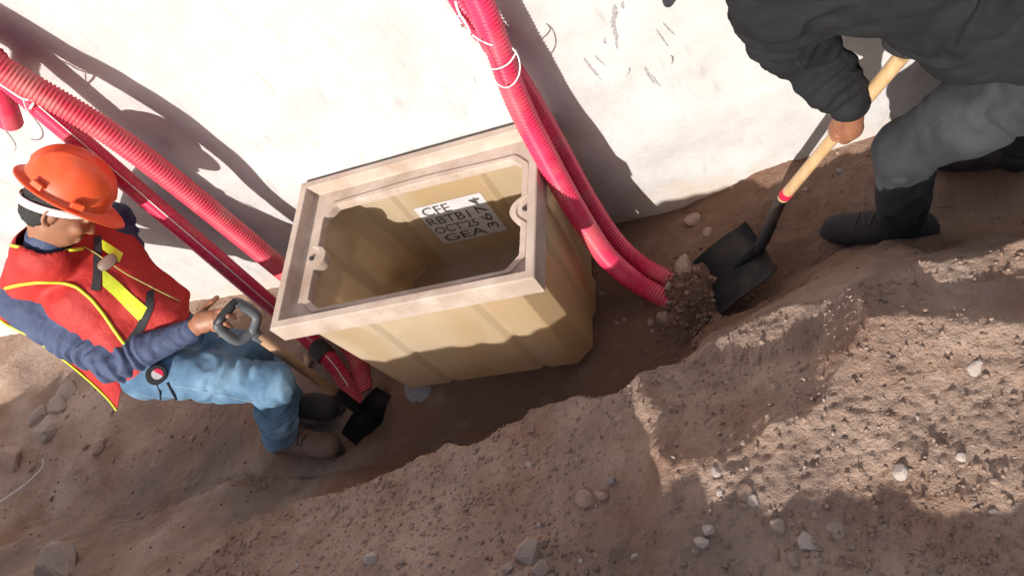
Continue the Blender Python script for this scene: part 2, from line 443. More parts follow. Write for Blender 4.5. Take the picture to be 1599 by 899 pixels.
# body shell: chamfered plan with vertical ribs
def body_plan(off, z):
    t = (z + RH) / (-.65 + RH)
    x0, x1, y0, y1 = .075 + .035 * t, .925 - .012 * t, .006 + .016 * t, .592 - .010 * t
    x0 += off; x1 -= off; y0 += off; y1 -= off
    c = .055
    d = .013
    P = []
    gr = [(.325, .352, .372), (.700, .728, .748)]       # step grooves on the long faces (start, deep, end)
    def side(pts): P.extend(pts)
    f = [(x0 + c, y0)]
    for (a, b_, e) in gr: f += [(a, y0), (b_ - .008, y0 + d), (b_, y0 + d), (e, y0 + .002)]
    f += [(x1 - c, y0)]
    side(f)
    s = [(x1, y0 + c), (x1, .20), (x1 + .014, .225), (x1 + .014, .345), (x1, .37), (x1, y1 - c)]
    side(s)
    g = [(x1 - c, y1)]
    for (a, b_, e) in [(.635, .663, .683), (.262, .290, .310)]: g += [(e, y1), (b_, y1 - d), (b_ - .008, y1 - d), (a, y1)]
    g += [(x0 + c, y1)]
    side(g)
    s = [(x0, y1 - c), (x0, .37), (x0 - .014, .345), (x0 - .014, .225), (x0, .20), (x0, y0 + c)]
    side(s)
    return np.array([(p[0], p[1], z) for p in P])
zs = [-.0875, -.2, -.35, -.5, -.63, -.652]
outer = [body_plan(0.0 if z > -.64 else .014, z) for z in zs]
inner = [body_plan(.009 if z > -.64 else .016, z) for z in zs[::-1]]
inner[0][:, 2] = -.640
L_ = outer + inner
n = len(L_[0]); V = np.vstack(L_); F = []
for k in range(len(L_)):
    if k == len(outer) - 1: continue
    a0 = k * n; b0 = ((k + 1) % len(L_)) * n
    for i in range(n): j = (i + 1) % n; F.append((a0 + i, b0 + i, b0 + j, a0 + j))
o_ = (len(outer) - 1) * n
F.append(tuple(o_ + i for i in range(n))); F.append(tuple(o_ + n + i for i in range(n - 1, -1, -1)))
body = build('body', V, F, M_FIB, box, sharp=40, label='translucent cream fibreglass body with vertical ribs')
bevel(body, .004, 2, 20)
# painted label on the far inner face, with its stencilled lettering
LY = .592 - .010 * ((-.38 + RH) / (-.65 + RH)) - .009
def LYz(z): return .592 - .010 * ((z + RH) / (-.65 + RH)) - .009
lab = build('label_plate', [(.333, LYz(-.505) - .0018, -.505), (.614, LYz(-.505) - .0018, -.505), (.614, LYz(-.256) - .0018, -.256), (.333, LYz(-.256) - .0018, -.256)], [(0, 1, 2, 3)], M_PAINTW, box, smooth=False,
            label='white painted rectangle with stencilled letters on the inner wall')
def text_mesh(s, size, bold=.004):
    cu = bpy.data.curves.new('t', 'FONT'); cu.body = s; cu.size = size; cu.offset = bold * size; cu.resolution_u = 3
    ob = bpy.data.objects.new('t', cu); COL.objects.link(ob)
    dg = bpy.context.evaluated_depsgraph_get(); dg.update()
    me = bpy.data.meshes.new_from_object(ob.evaluated_get(dg))
    Vt = np.array([v.co[:] for v in me.vertices]); Ft = [tuple(p.vertices) for p in me.polygons]
    bpy.data.objects.remove(ob); bpy.data.meshes.remove(me)
    return Vt, Ft
def stencil(s, x0, x1, zb, zt, rot=False):
    Vt, Ft = text_mesh(s, .05)
    mn = Vt.min(0); mx_ = Vt.max(0); u = (Vt[:, 0] - mn[0]) / (mx_[0] - mn[0]); v = (Vt[:, 1] - mn[1]) / (mx_[1] - mn[1])
    if rot: X = x1 - v * (x1 - x0); Z = zb + u * (zt - zb)
    else: X = x0 + u * (x1 - x0); Z = zb + v * (zt - zb)
    Y = LYz(Z) - .0032
    build('lettering', np.c_[X, Y, Z], Ft, M_INK, lab, smooth=False)
def lx(px, py): p = ony(px, py, LY); return p[0], p[2]
stencil('CFE', .354, .470, -.316, -.266)
stencil("RBTB1", .343, .522, -.376, -.330)
stencil("OCT'25", .343, .530, -.434, -.389)
stencil('GEA', .356, .536, -.492, -.447)
stencil('3674', .553, .596, -.470, -.272, rot=True)
# a flat stone under the near corner of the box
# ------------------------------------------------------------------ conduits
M_RED = mat('red_polyethylene', (.62, .025, .085), (.70, .045, .115), rough=.34, scale=9, spec=.5, c3=(.56, .12, .13), scale3=5, bump=.2, bscale=90, bdist=.001)
M_RED2 = mat('dusty_red_polyethylene', (.56, .03, .065), (.62, .07, .10), rough=.5, scale=7, c3=(.52, .14, .14), scale3=6)
def conduit(name, label, P, R, pitch, m, hollow=False, depth=.19):
    C_ = catmull(P, 24)
    Q, s = resample(C_, pitch / 6.0)
    w = .5 + .5 * np.cos(2 * math.pi * s / pitch)
    r = R * (1 - depth * (1 - np.sqrt(w)))
    V, F = tube(Q, r, 26, cap=not hollow)
    if hollow:
        F = [tuple(f) for f in F]; k = len(V)
        V2, F2 = tube(Q, np.full(len(Q), R * .84), 26, cap=False)
        F += [tuple(int(i) + k for i in f[::-1]) for f in F2]
        n_ = len(Q); e0 = 0; e1 = (n_ - 1) * 26
        F += [(e0 + (i + 1) % 26, e0 + i, k + e0 + i, k + e0 + (i + 1) % 26) for i in range(26)]
        F += [(e1 + i, e1 + (i + 1) % 26, k + e1 + (i + 1) % 26, k + e1 + i) for i in range(26)]
        V = np.vstack([V, V2])
    return build(name, V, F, m, label=label, cat='conduit', group='red corrugated conduits rising along the wall')
def P3(px, Y): return ony(*px, Y)
r1 = [(1.04, .59, 1.9), (1.005, .575, 1.0), P3((748, 0), .55), P3((807, 155), .47), P3((855, 250), .415), P3((903, 335), .37), P3((945, 398), .33), onz(990, 438, -.60), onz(1042, 468, -.655), onz(1085, 492, -.70)]
conduit('corrugated_conduit', 'crimson corrugated conduit crossing the rim corner and bending into the dirt heap', r1, .038, .0122, M_RED)
r2 = [(.93, .62, 1.9), (.94, .63, 1.0), P3((720, 0), .62), P3((800, 110), .575), P3((862, 212), .54), P3((912, 302), .50), P3((958, 372), .43), onz(1000, 412, -.62), onz(1052, 440, -.66), onz(1095, 462, -.70)]
conduit('corrugated_conduit', 'thinner crimson corrugated conduit between the wall and the front one', r2, .034, .0122, M_RED)
l1 = [(-.53, .55, 1.9), (-.46, .53, 1.3), P3((0, 106), .50), P3((205, 232), .468), P3((425, 408), .44), (-.22, .39, -.42), (-.14, .25, -.60), onz(575, 610, -.70)]
_a, _b = np.array(l1[2]), np.array(l1[3]); l1[0] = _a + (_a - _b) * 2.2 + np.array([0, .03, 0]); l1[1] = _a + (_a - _b) * 1.0
conduit('corrugated_conduit', 'thick pink red conduit with coarse ribs running behind the left edge of the box', l1, .041, .0122, M_RED2, depth=.16)
l2 = [(-.56, .60, 1.9), (-.50, .575, 1.2), P3((60, 165), .525), P3((250, 328), .48), P3((450, 500), .33), onz(515, 562, -.58), onz(552, 615, -.68), onz(580, 650, -.74)]
_a, _b = np.array(l2[2]), np.array(l2[3]); l2[0] = _a + (_a - _b) * 2.0 + np.array([0, -.01, 0]); l2[1] = _a + (_a - _b) * .9
cdl = conduit('corrugated_conduit', 'dark red conduit with a white cord along it passing behind the orange helmet', l2, .037, .0100, M_RED)
l3 = [(-.80, .62, 1.9), (-.70, .61, 1.3), P3((-30, 75), .59), P3((-8, 128), .575), P3((8, 166), .565), P3((17, 192), .56)]
conduit('corrugated_conduit', 'short conduit end hanging open at the left edge of the picture', l3, .038, .0105, M_RED, hollow=True)
# cord and twine
_c = catmull(l2, 24); _k = int(np.argmin(np.linalg.norm(_c - onz(498, 558, -.5), axis=1)))
_k = int(np.argmin([np.hypot(*((RR[:2] @ (q - CC)) / (RR[2] @ (q - CC)) * FOC + [799.5 - 498, 449.5 - 555])) for q in _c]))
build('coupling', *tube(_c[_k - 4:_k + 5], .042, 20), mat('black_rubber', (.016, .015, .016), (.03, .028, .028), rough=.7, scale=30), cdl, sharp=40)
M_CORD = mat('white_cord', (.80, .79, .78), (.70, .69, .69), rough=.7, scale=60)
def off_to_cam(P, d): 
    P = np.asarray(P, float); v = CC - P; v /= np.linalg.norm(v, axis=1)[:, None]; return P + v * d
def cordobj(name, label, P, r, group=None, cat='cord', m=None, smooth_n=10):
    Q = catmull(P, smooth_n)
    V, F = tube(Q, r, 6)
    return build(name, V, F, m or M_CORD, label=label, cat=cat, group=group)
cd = catmull(l2, 12)[24:72]
cordobj('white_cord', 'thin taut white cord running down the face of the dark red conduit', off_to_cam(cd, .0385)[::3], .0024)
def ring(c, ax, R, n=20, jit=0, a0=0, a1=2 * math.pi):
    ax = np.array(ax, float); ax /= np.linalg.norm(ax); u = np.cross(ax, (0, 0, 1.)); 
    if np.linalg.norm(u) < .2: u = np.cross(ax, (0, 1., 0))
    u /= np.linalg.norm(u); w = np.cross(ax, u)
    return [np.array(c) + (R + jit * n2(i * .7, R * 100)) * (math.cos(t) * u + math.sin(t) * w) + ax * jit * n2(i * .5, 3.) for i, t in enumerate(np.linspace(a0, a1, n))]
def loop_px(pts, Y): return [P3(p, y) for p, y in zip(pts, Y if hasattr(Y, '__len__') else [Y] * len(pts))]
# twine round the right-hand pair
cordobj('twine', 'white twine tied tightly round the upper right conduits', loop_px([(762, 107), (775, 108), (792, 101), (803, 88), (806, 78)], [.49, .465, .45, .455, .475]), .0022, smooth_n=8)
cordobj('twine', 'loose white twine loop hanging off the right-hand front conduit', loop_px([(800, 75), (808, 86), (812, 102), (810, 118), (802, 131), (790, 137), (778, 132), (768, 118), (759, 98), (752, 78), (745, 64)], [.47, .46, .455, .45, .45, .44, .44, .44, .45, .47, .49]), .0022, smooth_n=8)
cordobj('twine', 'short white twine tail sticking out from the right conduit knot', loop_px([(738, 55), (748, 62), (760, 68), (769, 71)], [.53, .51, .495, .49]), .0026, smooth_n=6)
cordobj('twine', 'white twine bundle running up the left side of the right conduits', loop_px([(735, 52), (728, 38), (718, 22), (712, 5), (708, -15)], [.56, .57, .58, .59, .60]), .004, smooth_n=6)
cordobj('twine', 'curled white twine end left of the right conduit knot', loop_px([(735, 50), (722, 27), (712, 26), (705, 21), (702, 15)], [.565, .57, .58, .60, .61]), .0018, smooth_n=8)
# twine round the left-hand pair
cordobj('twine', 'white twine wrapped round the left conduits above the helmet', loop_px([(-5, 128), (10, 138), (25, 148), (38, 155), (50, 156), (52, 162), (46, 170)], [.49, .48, .475, .47, .475, .48, .485]), .004, smooth_n=6)
cordobj('twine', 'white twine tail dangling below the left conduit knot', loop_px([(36, 154), (39, 165), (45, 176), (46, 180)], [.475, .475, .48, .485]), .002, smooth_n=6)
M_WIRE = mat('bare_wire', (.45, .44, .43), (.6, .6, .6), rough=.45, scale=50, metal=.3)
cordobj('wire_hook', 'pale wire hook curling below the open conduit end', loop_px([(0, 185), (4, 197), (12, 208), (22, 222), (24, 232), (17, 238), (5, 237)], .57), .003, m=M_WIRE, cat='wire')
cordobj('pale_cable', 'thin pale cable end lying on the dirt at the left edge', [onz(*p, z) for p, z in [((-20, 795), -.42), ((10, 776), -.435), ((40, 755), -.44), ((58, 738), -.43), ((68, 725), -.40), ((67, 717), -.38)]], .003, cat='cable')

# ------------------------------------------------------------------ shovels
M_WOOD = mat('ash_wood', (.52, .335, .165), (.60, .41, .225), rough=.5, scale=6, stretch=(9, 9, 1.2), bump=.15, bscale=20, coat=.1)
M_WOODD = mat('dusty_wood', (.30, .17, .09), (.42, .26, .15), rough=.75, scale=7, bump=.3, bscale=60)
M_BLK = mat('black_steel', (.009, .0095, .011), (.017, .0175, .02), rough=.5, scale=8, spec=.25, c3=(.045, .035, .03), scale3=9, bump=.15, bscale=80)
M_BAND = mat('red_band', (.60, .02, .075), rough=.5)
M_GREY = mat('grey_plastic', (.075, .085, .095), (.12, .13, .14), rough=.5, scale=12)
M_BLKP = mat('black_plastic', (.015, .015, .017), (.03, .03, .033), rough=.5, scale=20)
def nrm(v): v = np.asarray(v, float); return v / np.linalg.norm(v)
def blade(top, d, side, nor, W, Ln, dish=.02, t=.004, point=0.0, kick=.012):
    nu, nv_ = 13, 15; V = []; 
    for s_ in (0, 1):
        for j in range(nv_):
            v = j / (nv_ - 1)
            for i in range(nu):
                u = i / (nu - 1) * 2 - 1
                w = W / 2 * (.94 + .06 * min(1, v * 3))
                tip = point * (1 - u * u) if v > .5 else 0
                z_ = dish * (u * u) ** 1.5 + kick * max(0, .12 - v) / .12 + .01 * math.sin(v * math.pi)
                V.append(np.array(top) + d * (v * Ln + tip * (v - .5) * 2) + side * u * w + nor * (z_ - s_ * t))
    F = []; K = nu * nv_
    for j in range(nv_ - 1):
        for i in range(nu - 1):
            a = j * nu + i; F.append((a, a + 1, a + nu + 1, a + nu)); F.append((K + a, K + a + nu, K + a + nu + 1, K + a + 1))
    bd = [i for i in range(nu)] + [j * nu + nu - 1 for j in range(1, nv_)] + [(nv_ - 1) * nu + i for i in range(nu - 2, -1, -1)] + [j * nu for j in range(nv_ - 2, 0, -1)]
    for q in range(len(bd)): a, b_ = bd[q], bd[(q + 1) % len(bd)]; F.append((b_, a, K + a, K + b_))
    return V, F
# right-hand shovel
tc_ = [onz(*q, z) for q, z in [((1113, 383), -.60), ((1176, 343), -.545), ((1213, 432), -.535), ((1140, 494), -.59)]]
topc = (tc_[1] + tc_[2]) / 2; botc = (tc_[0] + tc_[3]) / 2
bd_ = nrm(botc - topc); sd_ = nrm(tc_[1] - tc_[2]); sd_ = nrm(sd_ - bd_ * (sd_ @ bd_)); nn = np.cross(sd_, bd_); nn = nn if nn[2] > 0 else -nn
sh_b = onz(1226, 305, -.452); sh_t = np.array([1.955, .232, .255]); hdir = nrm(sh_t - sh_b)
shr = thing('square_shovel', 'square-mouth shovel with pale wooden handle and red band held by the right worker', 'shovel', topc)
Wb = np.linalg.norm(tc_[1] - tc_[2])
bl = build('blade', *blade(topc, bd_, sd_, nn, Wb, .235, dish=.016), M_BLK, shr, sharp=50)
hs = catmull([sh_b, sh_b - hdir * .05, topc + nn * .028 - bd_ * .005, topc + nn * .015 + bd_ * .05, topc + bd_ * .13 + nn * .006], 10)
build('socket', *tube(hs, np.interp(np.linspace(0, 1, len(hs)), [0, .45, .75, 1], [.0195, .0195, .015, .004]), 14), M_BLK, shr, sharp=50)
hp = np.array([sh_b + hdir * t for t in np.linspace(-.02, np.linalg.norm(sh_t - sh_b), 14)])
build('handle', *tube(hp, np.interp(np.linspace(0, 1, 14), [0, .5, 1], [.0185, .0175, .0185]), 16), M_WOOD, shr, sharp=60)
build('band', *tube([sh_b - hdir * .004, sh_b + hdir * .004, sh_b + hdir * .024, sh_b + hdir * .03], [.0195, .0205, .0205, .0195], 16), M_BAND, shr, sharp=40)
gs = nrm(np.cross(hdir, (0.2, 1, 0))); mb = MB()
mb.tube(catmull([sh_t, sh_t + hdir * .03 + gs * .05, sh_t + hdir * .10 + gs * .055], 6), .011).tube(catmull([sh_t, sh_t + hdir * .03 - gs * .05, sh_t + hdir * .10 - gs * .055], 6), .011).tube([sh_t + hdir * .10 - gs * .06, sh_t + hdir * .10 + gs * .06], .014)
build('grip', mb.V, mb.F, M_BLKP, shr)
# left-hand shovel
g0 = onz(377, 506, -.02); ltip = onz(592, 662, -.74); ld = nrm(ltip - g0); LT = np.linalg.norm(ltip - g0)
shl = thing('dirty_shovel', 'dirty short shovel with grey D-shaped grip held by the crouching worker', 'shovel', ltip)
ls = nrm(np.cross(ld, nrm(CC - g0))); lnn = nrm(np.cross(ls, ld)); lnn = lnn if lnn @ (CC - g0) > 0 else -lnn
gtop = g0 - ld * .055; gbot = g0 + ld * .055
mb = MB()
mb.tube(catmull([gbot + ld * .04, gbot, gbot - ld * .03 + ls * .052, gtop + ls * .052 + ld * .005, gtop + ls * .04 - ld * .012], 7), [.0155] * 29, 12, sq=(1.0, 1.25))
mb.tube(catmull([gbot + ld * .04, gbot, gbot - ld * .03 - ls * .052, gtop - ls * .052 + ld * .005, gtop - ls * .04 - ld * .012], 7), [.0155] * 29, 12, sq=(1.0, 1.25))
build('grip', mb.V, mb.F, M_GREY, shl)
build('grip_bar', *tube([gtop - ls * .052 - ld * .012, gtop - ls * .02 - ld * .015, gtop + ls * .02 - ld * .015, gtop + ls * .052 - ld * .012], [.015, .017, .017, .015], 14), M_BLKP, shl)
build('handle', *tube([gbot + ld * .02, gbot + ld * .2, gbot + ld * .46], [.0175, .0175, .018], 14), M_WOODD, shl)
s0 = gbot + ld * .42
build('socket', *tube([s0, s0 + ld * .02, s0 + ld * .17, s0 + ld * .26], [.021, .0225, .021, .008], 14), M_BLK, shl, sharp=50)
build('blade', *blade(s0 + ld * .12, ld, ls, lnn, .235, .27, dish=.02, point=.05), M_BLK, shl, sharp=50)

# ------------------------------------------------------------------ implicit surfaces for people
class Field:
    def __init__(s, lo, hi, h):
        s.lo = np.array(lo, float); s.h = h
        s.n = np.ceil((np.array(hi) - s.lo) / h).astype(int) + 1
        s.D = np.full(tuple(s.n), .12, np.float32)
    def sub(s, lo, hi):
        a = np.clip(np.floor((np.array(lo) - s.lo) / s.h).astype(int), 0, s.n); b = np.clip(np.ceil((np.array(hi) - s.lo) / s.h).astype(int) + 1, 0, s.n)
        if (b <= a).any(): return None, None
        g = np.stack(np.meshgrid(*[s.lo[i] + s.h * np.arange(a[i], b[i]) for i in range(3)], indexing='ij'), -1)
        return (slice(a[0], b[0]), slice(a[1], b[1]), slice(a[2], b[2])), g
    def _mix(s, sl, d, k):
        A = s.D[sl]
        if k <= 0: s.D[sl] = np.minimum(A, d); return
        h = np.clip(.5 + .5 * (A - d) / k, 0, 1); s.D[sl] = A * (1 - h) + d * h - k * h * (1 - h)
    def cone(s, a, b, ra, rb, k=.02, fold=None, sq=None):
        a = np.array(a, float); b = np.array(b, float); r = max(ra, rb) * (max(sq[1:]) if sq else 1) + k + 3 * s.h + (fold[0] if fold else 0) + .02
        sl, g = s.sub(np.minimum(a, b) - r, np.maximum(a, b) + r)
        if sl is None: return s
        ab = b - a; L2 = max(ab @ ab, 1e-9)
        t = np.clip(((g - a) @ ab) / L2, 0, 1)
        v = g - (a + t[..., None] * ab)
        if sq:                                   # flatten along direction sq[0] by sq[1], stretch the rest by sq[2]
            e = nrm(sq[0]); c = v @ e
            dd = np.sqrt(np.maximum((v * v).sum(-1) - c * c, 0) / sq[2] ** 2 + (c / sq[1]) ** 2)
            rr_ = ra + (rb - ra) * t; d = (dd - rr_) * min(sq[1], sq[2])
        else:
            d = np.sqrt((v * v).sum(-1)) - (ra + (rb - ra) * t)
        if fold:
            amp, fr = fold[0], fold[1]; w = n3(g * 8.0) * 3.6 + n3(g * 19.0) * 1.6; amp = amp * np.clip(1.05 + 1.3 * n3(g * 7.0 + 3.3), .15, 1.9)
            ph = t * math.sqrt(L2) * fr + w
            d = d - amp * (np.abs(np.sin(ph)) ** 1.5 - .45)
        s._mix(sl, d.astype(np.float32), k); return s
    def chain(s, P, R, k=.012, **kw):
        for i in range(len(P) - 1): s.cone(P[i], P[i + 1], R[i], R[i + 1], k, **kw)
        return s
    def ell(s, c, ax, rad, k=.02):
        c = np.array(c, float); A = np.array(ax, float); r = max(rad) + k + 3 * s.h
        sl, g = s.sub(c - r, c + r)
        if sl is None: return s
        q = ((g - c) @ A.T) / np.array(rad); l = np.sqrt((q * q).sum(-1)) + 1e-9
        d = (l - 1) * np.sqrt(((q / l[..., None] * np.array(rad)) ** 2).sum(-1))
        s._mix(sl, d.astype(np.float32), k); return s
    def carve(s, d, k=.01):
        A = s.D; d = -d
        h = np.clip(.5 - .5 * (A - d) / k, 0, 1); s.D = (A * (1 - h) + d * h + k * h * (1 - h)).astype(np.float32); return s
    def grid(s): return np.stack(np.meshgrid(*[s.lo[i] + s.h * np.arange(s.n[i]) for i in range(3)], indexing='ij'), -1)
    def mesh(s):
        D = s.D.copy(); D[0], D[-1] = .1, .1; D[:, 0], D[:, -1] = .1, .1; D[:, :, 0], D[:, :, -1] = .1, .1
        S_ = D < 0; c = S_[:-1, :-1, :-1].astype(np.int8)
        tot = np.zeros(c.shape, np.int8)
        for i in (0, 1):
            for j in (0, 1):
                for k in (0, 1): tot += S_[i:i + c.shape[0], j:j + c.shape[1], k:k + c.shape[2]]
        act = (tot > 0) & (tot < 8)
        I = np.argwhere(act); idx = np.full(c.shape, -1, np.int32); idx[act] = np.arange(len(I))
        acc = np.zeros((len(I), 3)); cnt = np.zeros(len(I))
        cor = [np.array(q) for q in [(0, 0, 0), (1, 0, 0), (0, 1, 0), (1, 1, 0), (0, 0, 1), (1, 0, 1), (0, 1, 1), (1, 1, 1)]]
        val = [D[tuple((I + q).T)] for q in cor]
        for e in [(0, 1), (2, 3), (4, 5), (6, 7), (0, 2), (1, 3), (4, 6), (5, 7), (0, 4), (1, 5), (2, 6), (3, 7)]:
            a, b = val[e[0]], val[e[1]]; m = (a < 0) != (b < 0); t = a[m] / (a[m] - b[m])
            acc[m] += cor[e[0]] + t[:, None] * (cor[e[1]] - cor[e[0]]); cnt[m] += 1
        V = s.lo + s.h * (I + acc / cnt[:, None])
        F = []
        for ax in range(3):
            sl0 = [slice(None)] * 3; sl1 = [slice(None)] * 3; sl0[ax] = slice(0, -1); sl1[ax] = slice(1, None)
            A = S_[tuple(sl0)]; B = S_[tuple(sl1)]
            u, w = (ax + 1) % 3, (ax + 2) % 3
            E = np.argwhere(A != B)
            E = E[(E[:, u] > 0) & (E[:, w] > 0) & (E[:, u] < s.n[u] - 1) & (E[:, w] < s.n[w] - 1)]
            du = np.zeros(3, int); du[u] = 1; dw = np.zeros(3, int); dw[w] = 1
            q = np.stack([idx[tuple((E - du - dw).T)], idx[tuple((E - dw).T)], idx[tuple(E.T)], idx[tuple((E - du).T)]], 1)
            fl = ~A[tuple(E.T)]; q[fl] = q[fl][:, ::-1]
            F.append(q)
        F = np.vstack(F); F = F[(F >= 0).all(1)]
        return V, F
def relax(V, F, it=2, w=.5):
    e = np.vstack([F[:, [0, 1]], F[:, [1, 2]], F[:, [2, 3]], F[:, [3, 0]]])
    for _ in range(it):
        S_ = np.zeros_like(V); c = np.zeros(len(V))
        for k in range(3):
            S_[:, k] = np.bincount(e[:, 0], V[e[:, 1], k], len(V)) + np.bincount(e[:, 1], V[e[:, 0], k], len(V))
        c = np.bincount(e[:, 0], minlength=len(V)) + np.bincount(e[:, 1], minlength=len(V))
        V = V * (1 - w) + w * S_ / np.maximum(c, 1)[:, None]
    return V
def fmesh(name, fld, m, parent, it=2, **kw):
    V, F = fld.mesh(); V = relax(V, F, it)
    return build(name, V, F, m, parent, **kw), (V, F)
def bvh(VF): return BVHTree.FromPolygons([tuple(v) for v in VF[0]], [tuple(int(i) for i in f) for f in VF[1]])
def cast(tree, px, off=.003):
    d = ray(*px); d = d / np.linalg.norm(d)
    h = tree.ray_cast(Vector(CC), Vector(d))
    if h[0] is None: return None
    nn_ = np.array(h[1]); nn_ = nn_ if nn_ @ d < 0 else -nn_
    return np.array(h[0]) + nn_ * off
def dens(pts, step=4.0):
    out = [np.array(pts[0], float)]
    for a, b in zip(pts[:-1], pts[1:]):
        a = np.array(a, float); b = np.array(b, float); n_ = max(1, int(np.linalg.norm(b - a) / step))
        out += [a + (b - a) * k / n_ for k in range(1, n_ + 1)]
    return out
def trim(name, tree, pts, r, m, parent, off=.002, flat=None):
    P = [cast(tree, p, off) for p in dens(pts)]; P = np.array([p for p in P if p is not None])
    if len(P) < 4: return None
    for _ in range(3): P[1:-1] = .5 * P[1:-1] + .25 * (P[:-2] + P[2:])
    return build(name, *tube(P, r, 8), m, parent)
def ribbon(name, tree, ea, eb, m, parent, off=.004, nu=5):
    A = np.array(dens(ea, 4)); n_ = len(A); B0 = np.array(dens(eb, 1.0)); B = B0[np.linspace(0, len(B0) - 1, n_).astype(int)]
    V = []; ok = True
    for i in range(n_):
        row = []
        for j in range(nu):
            p = cast(tree, A[i] + (B[i] - A[i]) * j / (nu - 1), off)
            row.append(p)
        if any(q is None for q in row): continue
        V += row
    n_ = len(V) // nu
    if n_ < 2: return None
    V = np.array(V); G = V.reshape(n_, nu, 3)
    for _ in range(4): G[1:-1] = .5 * G[1:-1] + .25 * (G[:-2] + G[2:])
    V = G.reshape(-1, 3)
    F = [(i * nu + j, i * nu + j + 1, (i + 1) * nu + j + 1, (i + 1) * nu + j) for i in range(n_ - 1) for j in range(nu - 1)]
    return build(name, V, F, m, parent)

M_SKIN = mat('skin', (.25, .105, .056), (.31, .14, .078), rough=.5, scale=25, bump=.2, bscale=220, sss=.08, bdist=.001)
M_HAIR = mat('black_hair', (.010, .009, .009), (.025, .022, .02), rough=.6, scale=120, bump=1.0, bscale=260, bdist=.004)
M_NAVY = mat('navy_jersey', (.045, .062, .125), (.065, .086, .165), rough=.8, scale=10, bump=.35, bscale=300, bdist=.002, wrinkle=.35, wscale=16)
M_VEST = mat('red_mesh_vest', (.38, .012, .011), (.47, .022, .016), rough=.65, scale=14, bump=.5, bscale=350, bdist=.003, wrinkle=.4, wscale=11)
M_LIME = mat('lime_reflective', (.62, .72, .03), (.75, .84, .06), rough=.45, scale=40, bump=.3, bscale=200)
M_VBLK = mat('black_webbing', (.018, .016, .02), (.035, .03, .035), rough=.75, scale=60)
M_DENIM = mat('blue_denim', (.052, .115, .205), (.12, .225, .335), rough=.85, scale=7, bump=.4, bscale=320, c3=(.19, .315, .43), scale3=4, bdist=.002, wrinkle=.22, wscale=11)
M_CHAR = mat('charcoal_denim', (.014, .016, .020), (.027, .030, .037), rough=.85, scale=7, bump=.4, bscale=320, c3=(.036, .040, .048), scale3=5, bdist=.002, wrinkle=.25, wscale=11)
M_COAT = mat('black_fleece', (.011, .0115, .013), (.019, .0198, .022), rough=.95, scale=8, bump=.4, bscale=240, spec=.2, bdist=.002, wrinkle=.55, wscale=8)
M_BOOT = mat('dusty_brown_boot', (.12, .075, .055), (.20, .135, .105), rough=.8, scale=12, bump=.3, bscale=120)
M_SNEAK = mat('black_sneaker', (.022, .02, .024), (.05, .045, .05), rough=.8, scale=14, bump=.4, bscale=260)
M_SOLE = mat('rubber_sole', (.03, .026, .03), (.06, .05, .052), rough=.8, scale=20)
M_HELM = mat('orange_hard_hat', (.74, .085, .022), (.80, .115, .035), rough=.42, scale=5, coat=.1, bump=.12, bscale=45, c3=(.66, .16, .075), scale3=6, bdist=.002)
M_HBAND = mat('white_sweatband', (.72, .72, .74), (.62, .62, .65), rough=.8, scale=40)
M_STITCH = mat('pale_stitching', (.26, .34, .42), rough=.8)
M_LACE = mat('boot_lace', (.07, .05, .04), rough=.9)

def basis(up, fwd):
    u = nrm(up); f = np.array(fwd, float); f = nrm(f - u * (f @ u)); r = np.cross(f, u); return r, f, u    # right, forward, up
def head(F_, c, up, fwd, sc=1.0):
    r, f, u = basis(up, fwd); A = [r, f, u]
    P = lambda x, y, z: np.array(c) + sc * (r * x + f * y + u * z)
    F_.ell(P(0, -.012, .03), A, (.077 * sc, .096 * sc, .092 * sc), .01)
    F_.ell(P(0, .018, -.035), A, (.064 * sc, .075 * sc, .075 * sc), .03)
    F_.ell(P(0, .050, -.088), A, (.036 * sc, .032 * sc, .024 * sc), .03)               # chin
    F_.cone(P(0, .088, .012), P(0, .106, -.028), .010, .015, .014)                       # nose
    for s_ in (-1, 1):
        F_.cone(P(.012 * s_, .095, -.03), P(.016 * s_, .092, -.03), .009, .008, .008)
        F_.ell(P(.030 * s_, .082, .018), A, (.022, .012, .010), .012)                     # brow
        F_.ell(P(.040 * s_, .070, -.022), A, (.024, .022, .02), .02)                      # cheekbone
        F_.ell(P(.031 * s_, .078, .000), A, (.013, .011, .009), .003)                     # eye lid
        for q in range(9):                                                               # ear rim
            a0 = -1.9 + q * .47; a1 = a0 + .47
            e = lambda a: P(.083 * s_ + .004 * s_ * math.cos(a), -.012 - .019 * math.cos(a), -.012 + .031 * math.sin(a))
            F_.cone(e(a0), e(a1), .006, .006, .005)
        F_.ell(P(.078 * s_, -.010, -.014), A, (.006, .015, .024), .008)
    F_.cone(P(-.02, .088, -.062), P(.02, .088, -.062), .008, .008, .008); F_.cone(P(-.018, .086, -.074), P(.018, .086, -.074), .009, .009, .008)
    return P, (r, f, u)
def finger(F_, pts, r0=.0095, r1=.0075):
    R = np.linspace(r0, r1, len(pts)); F_.chain([np.array(p) for p in pts], R, .004)

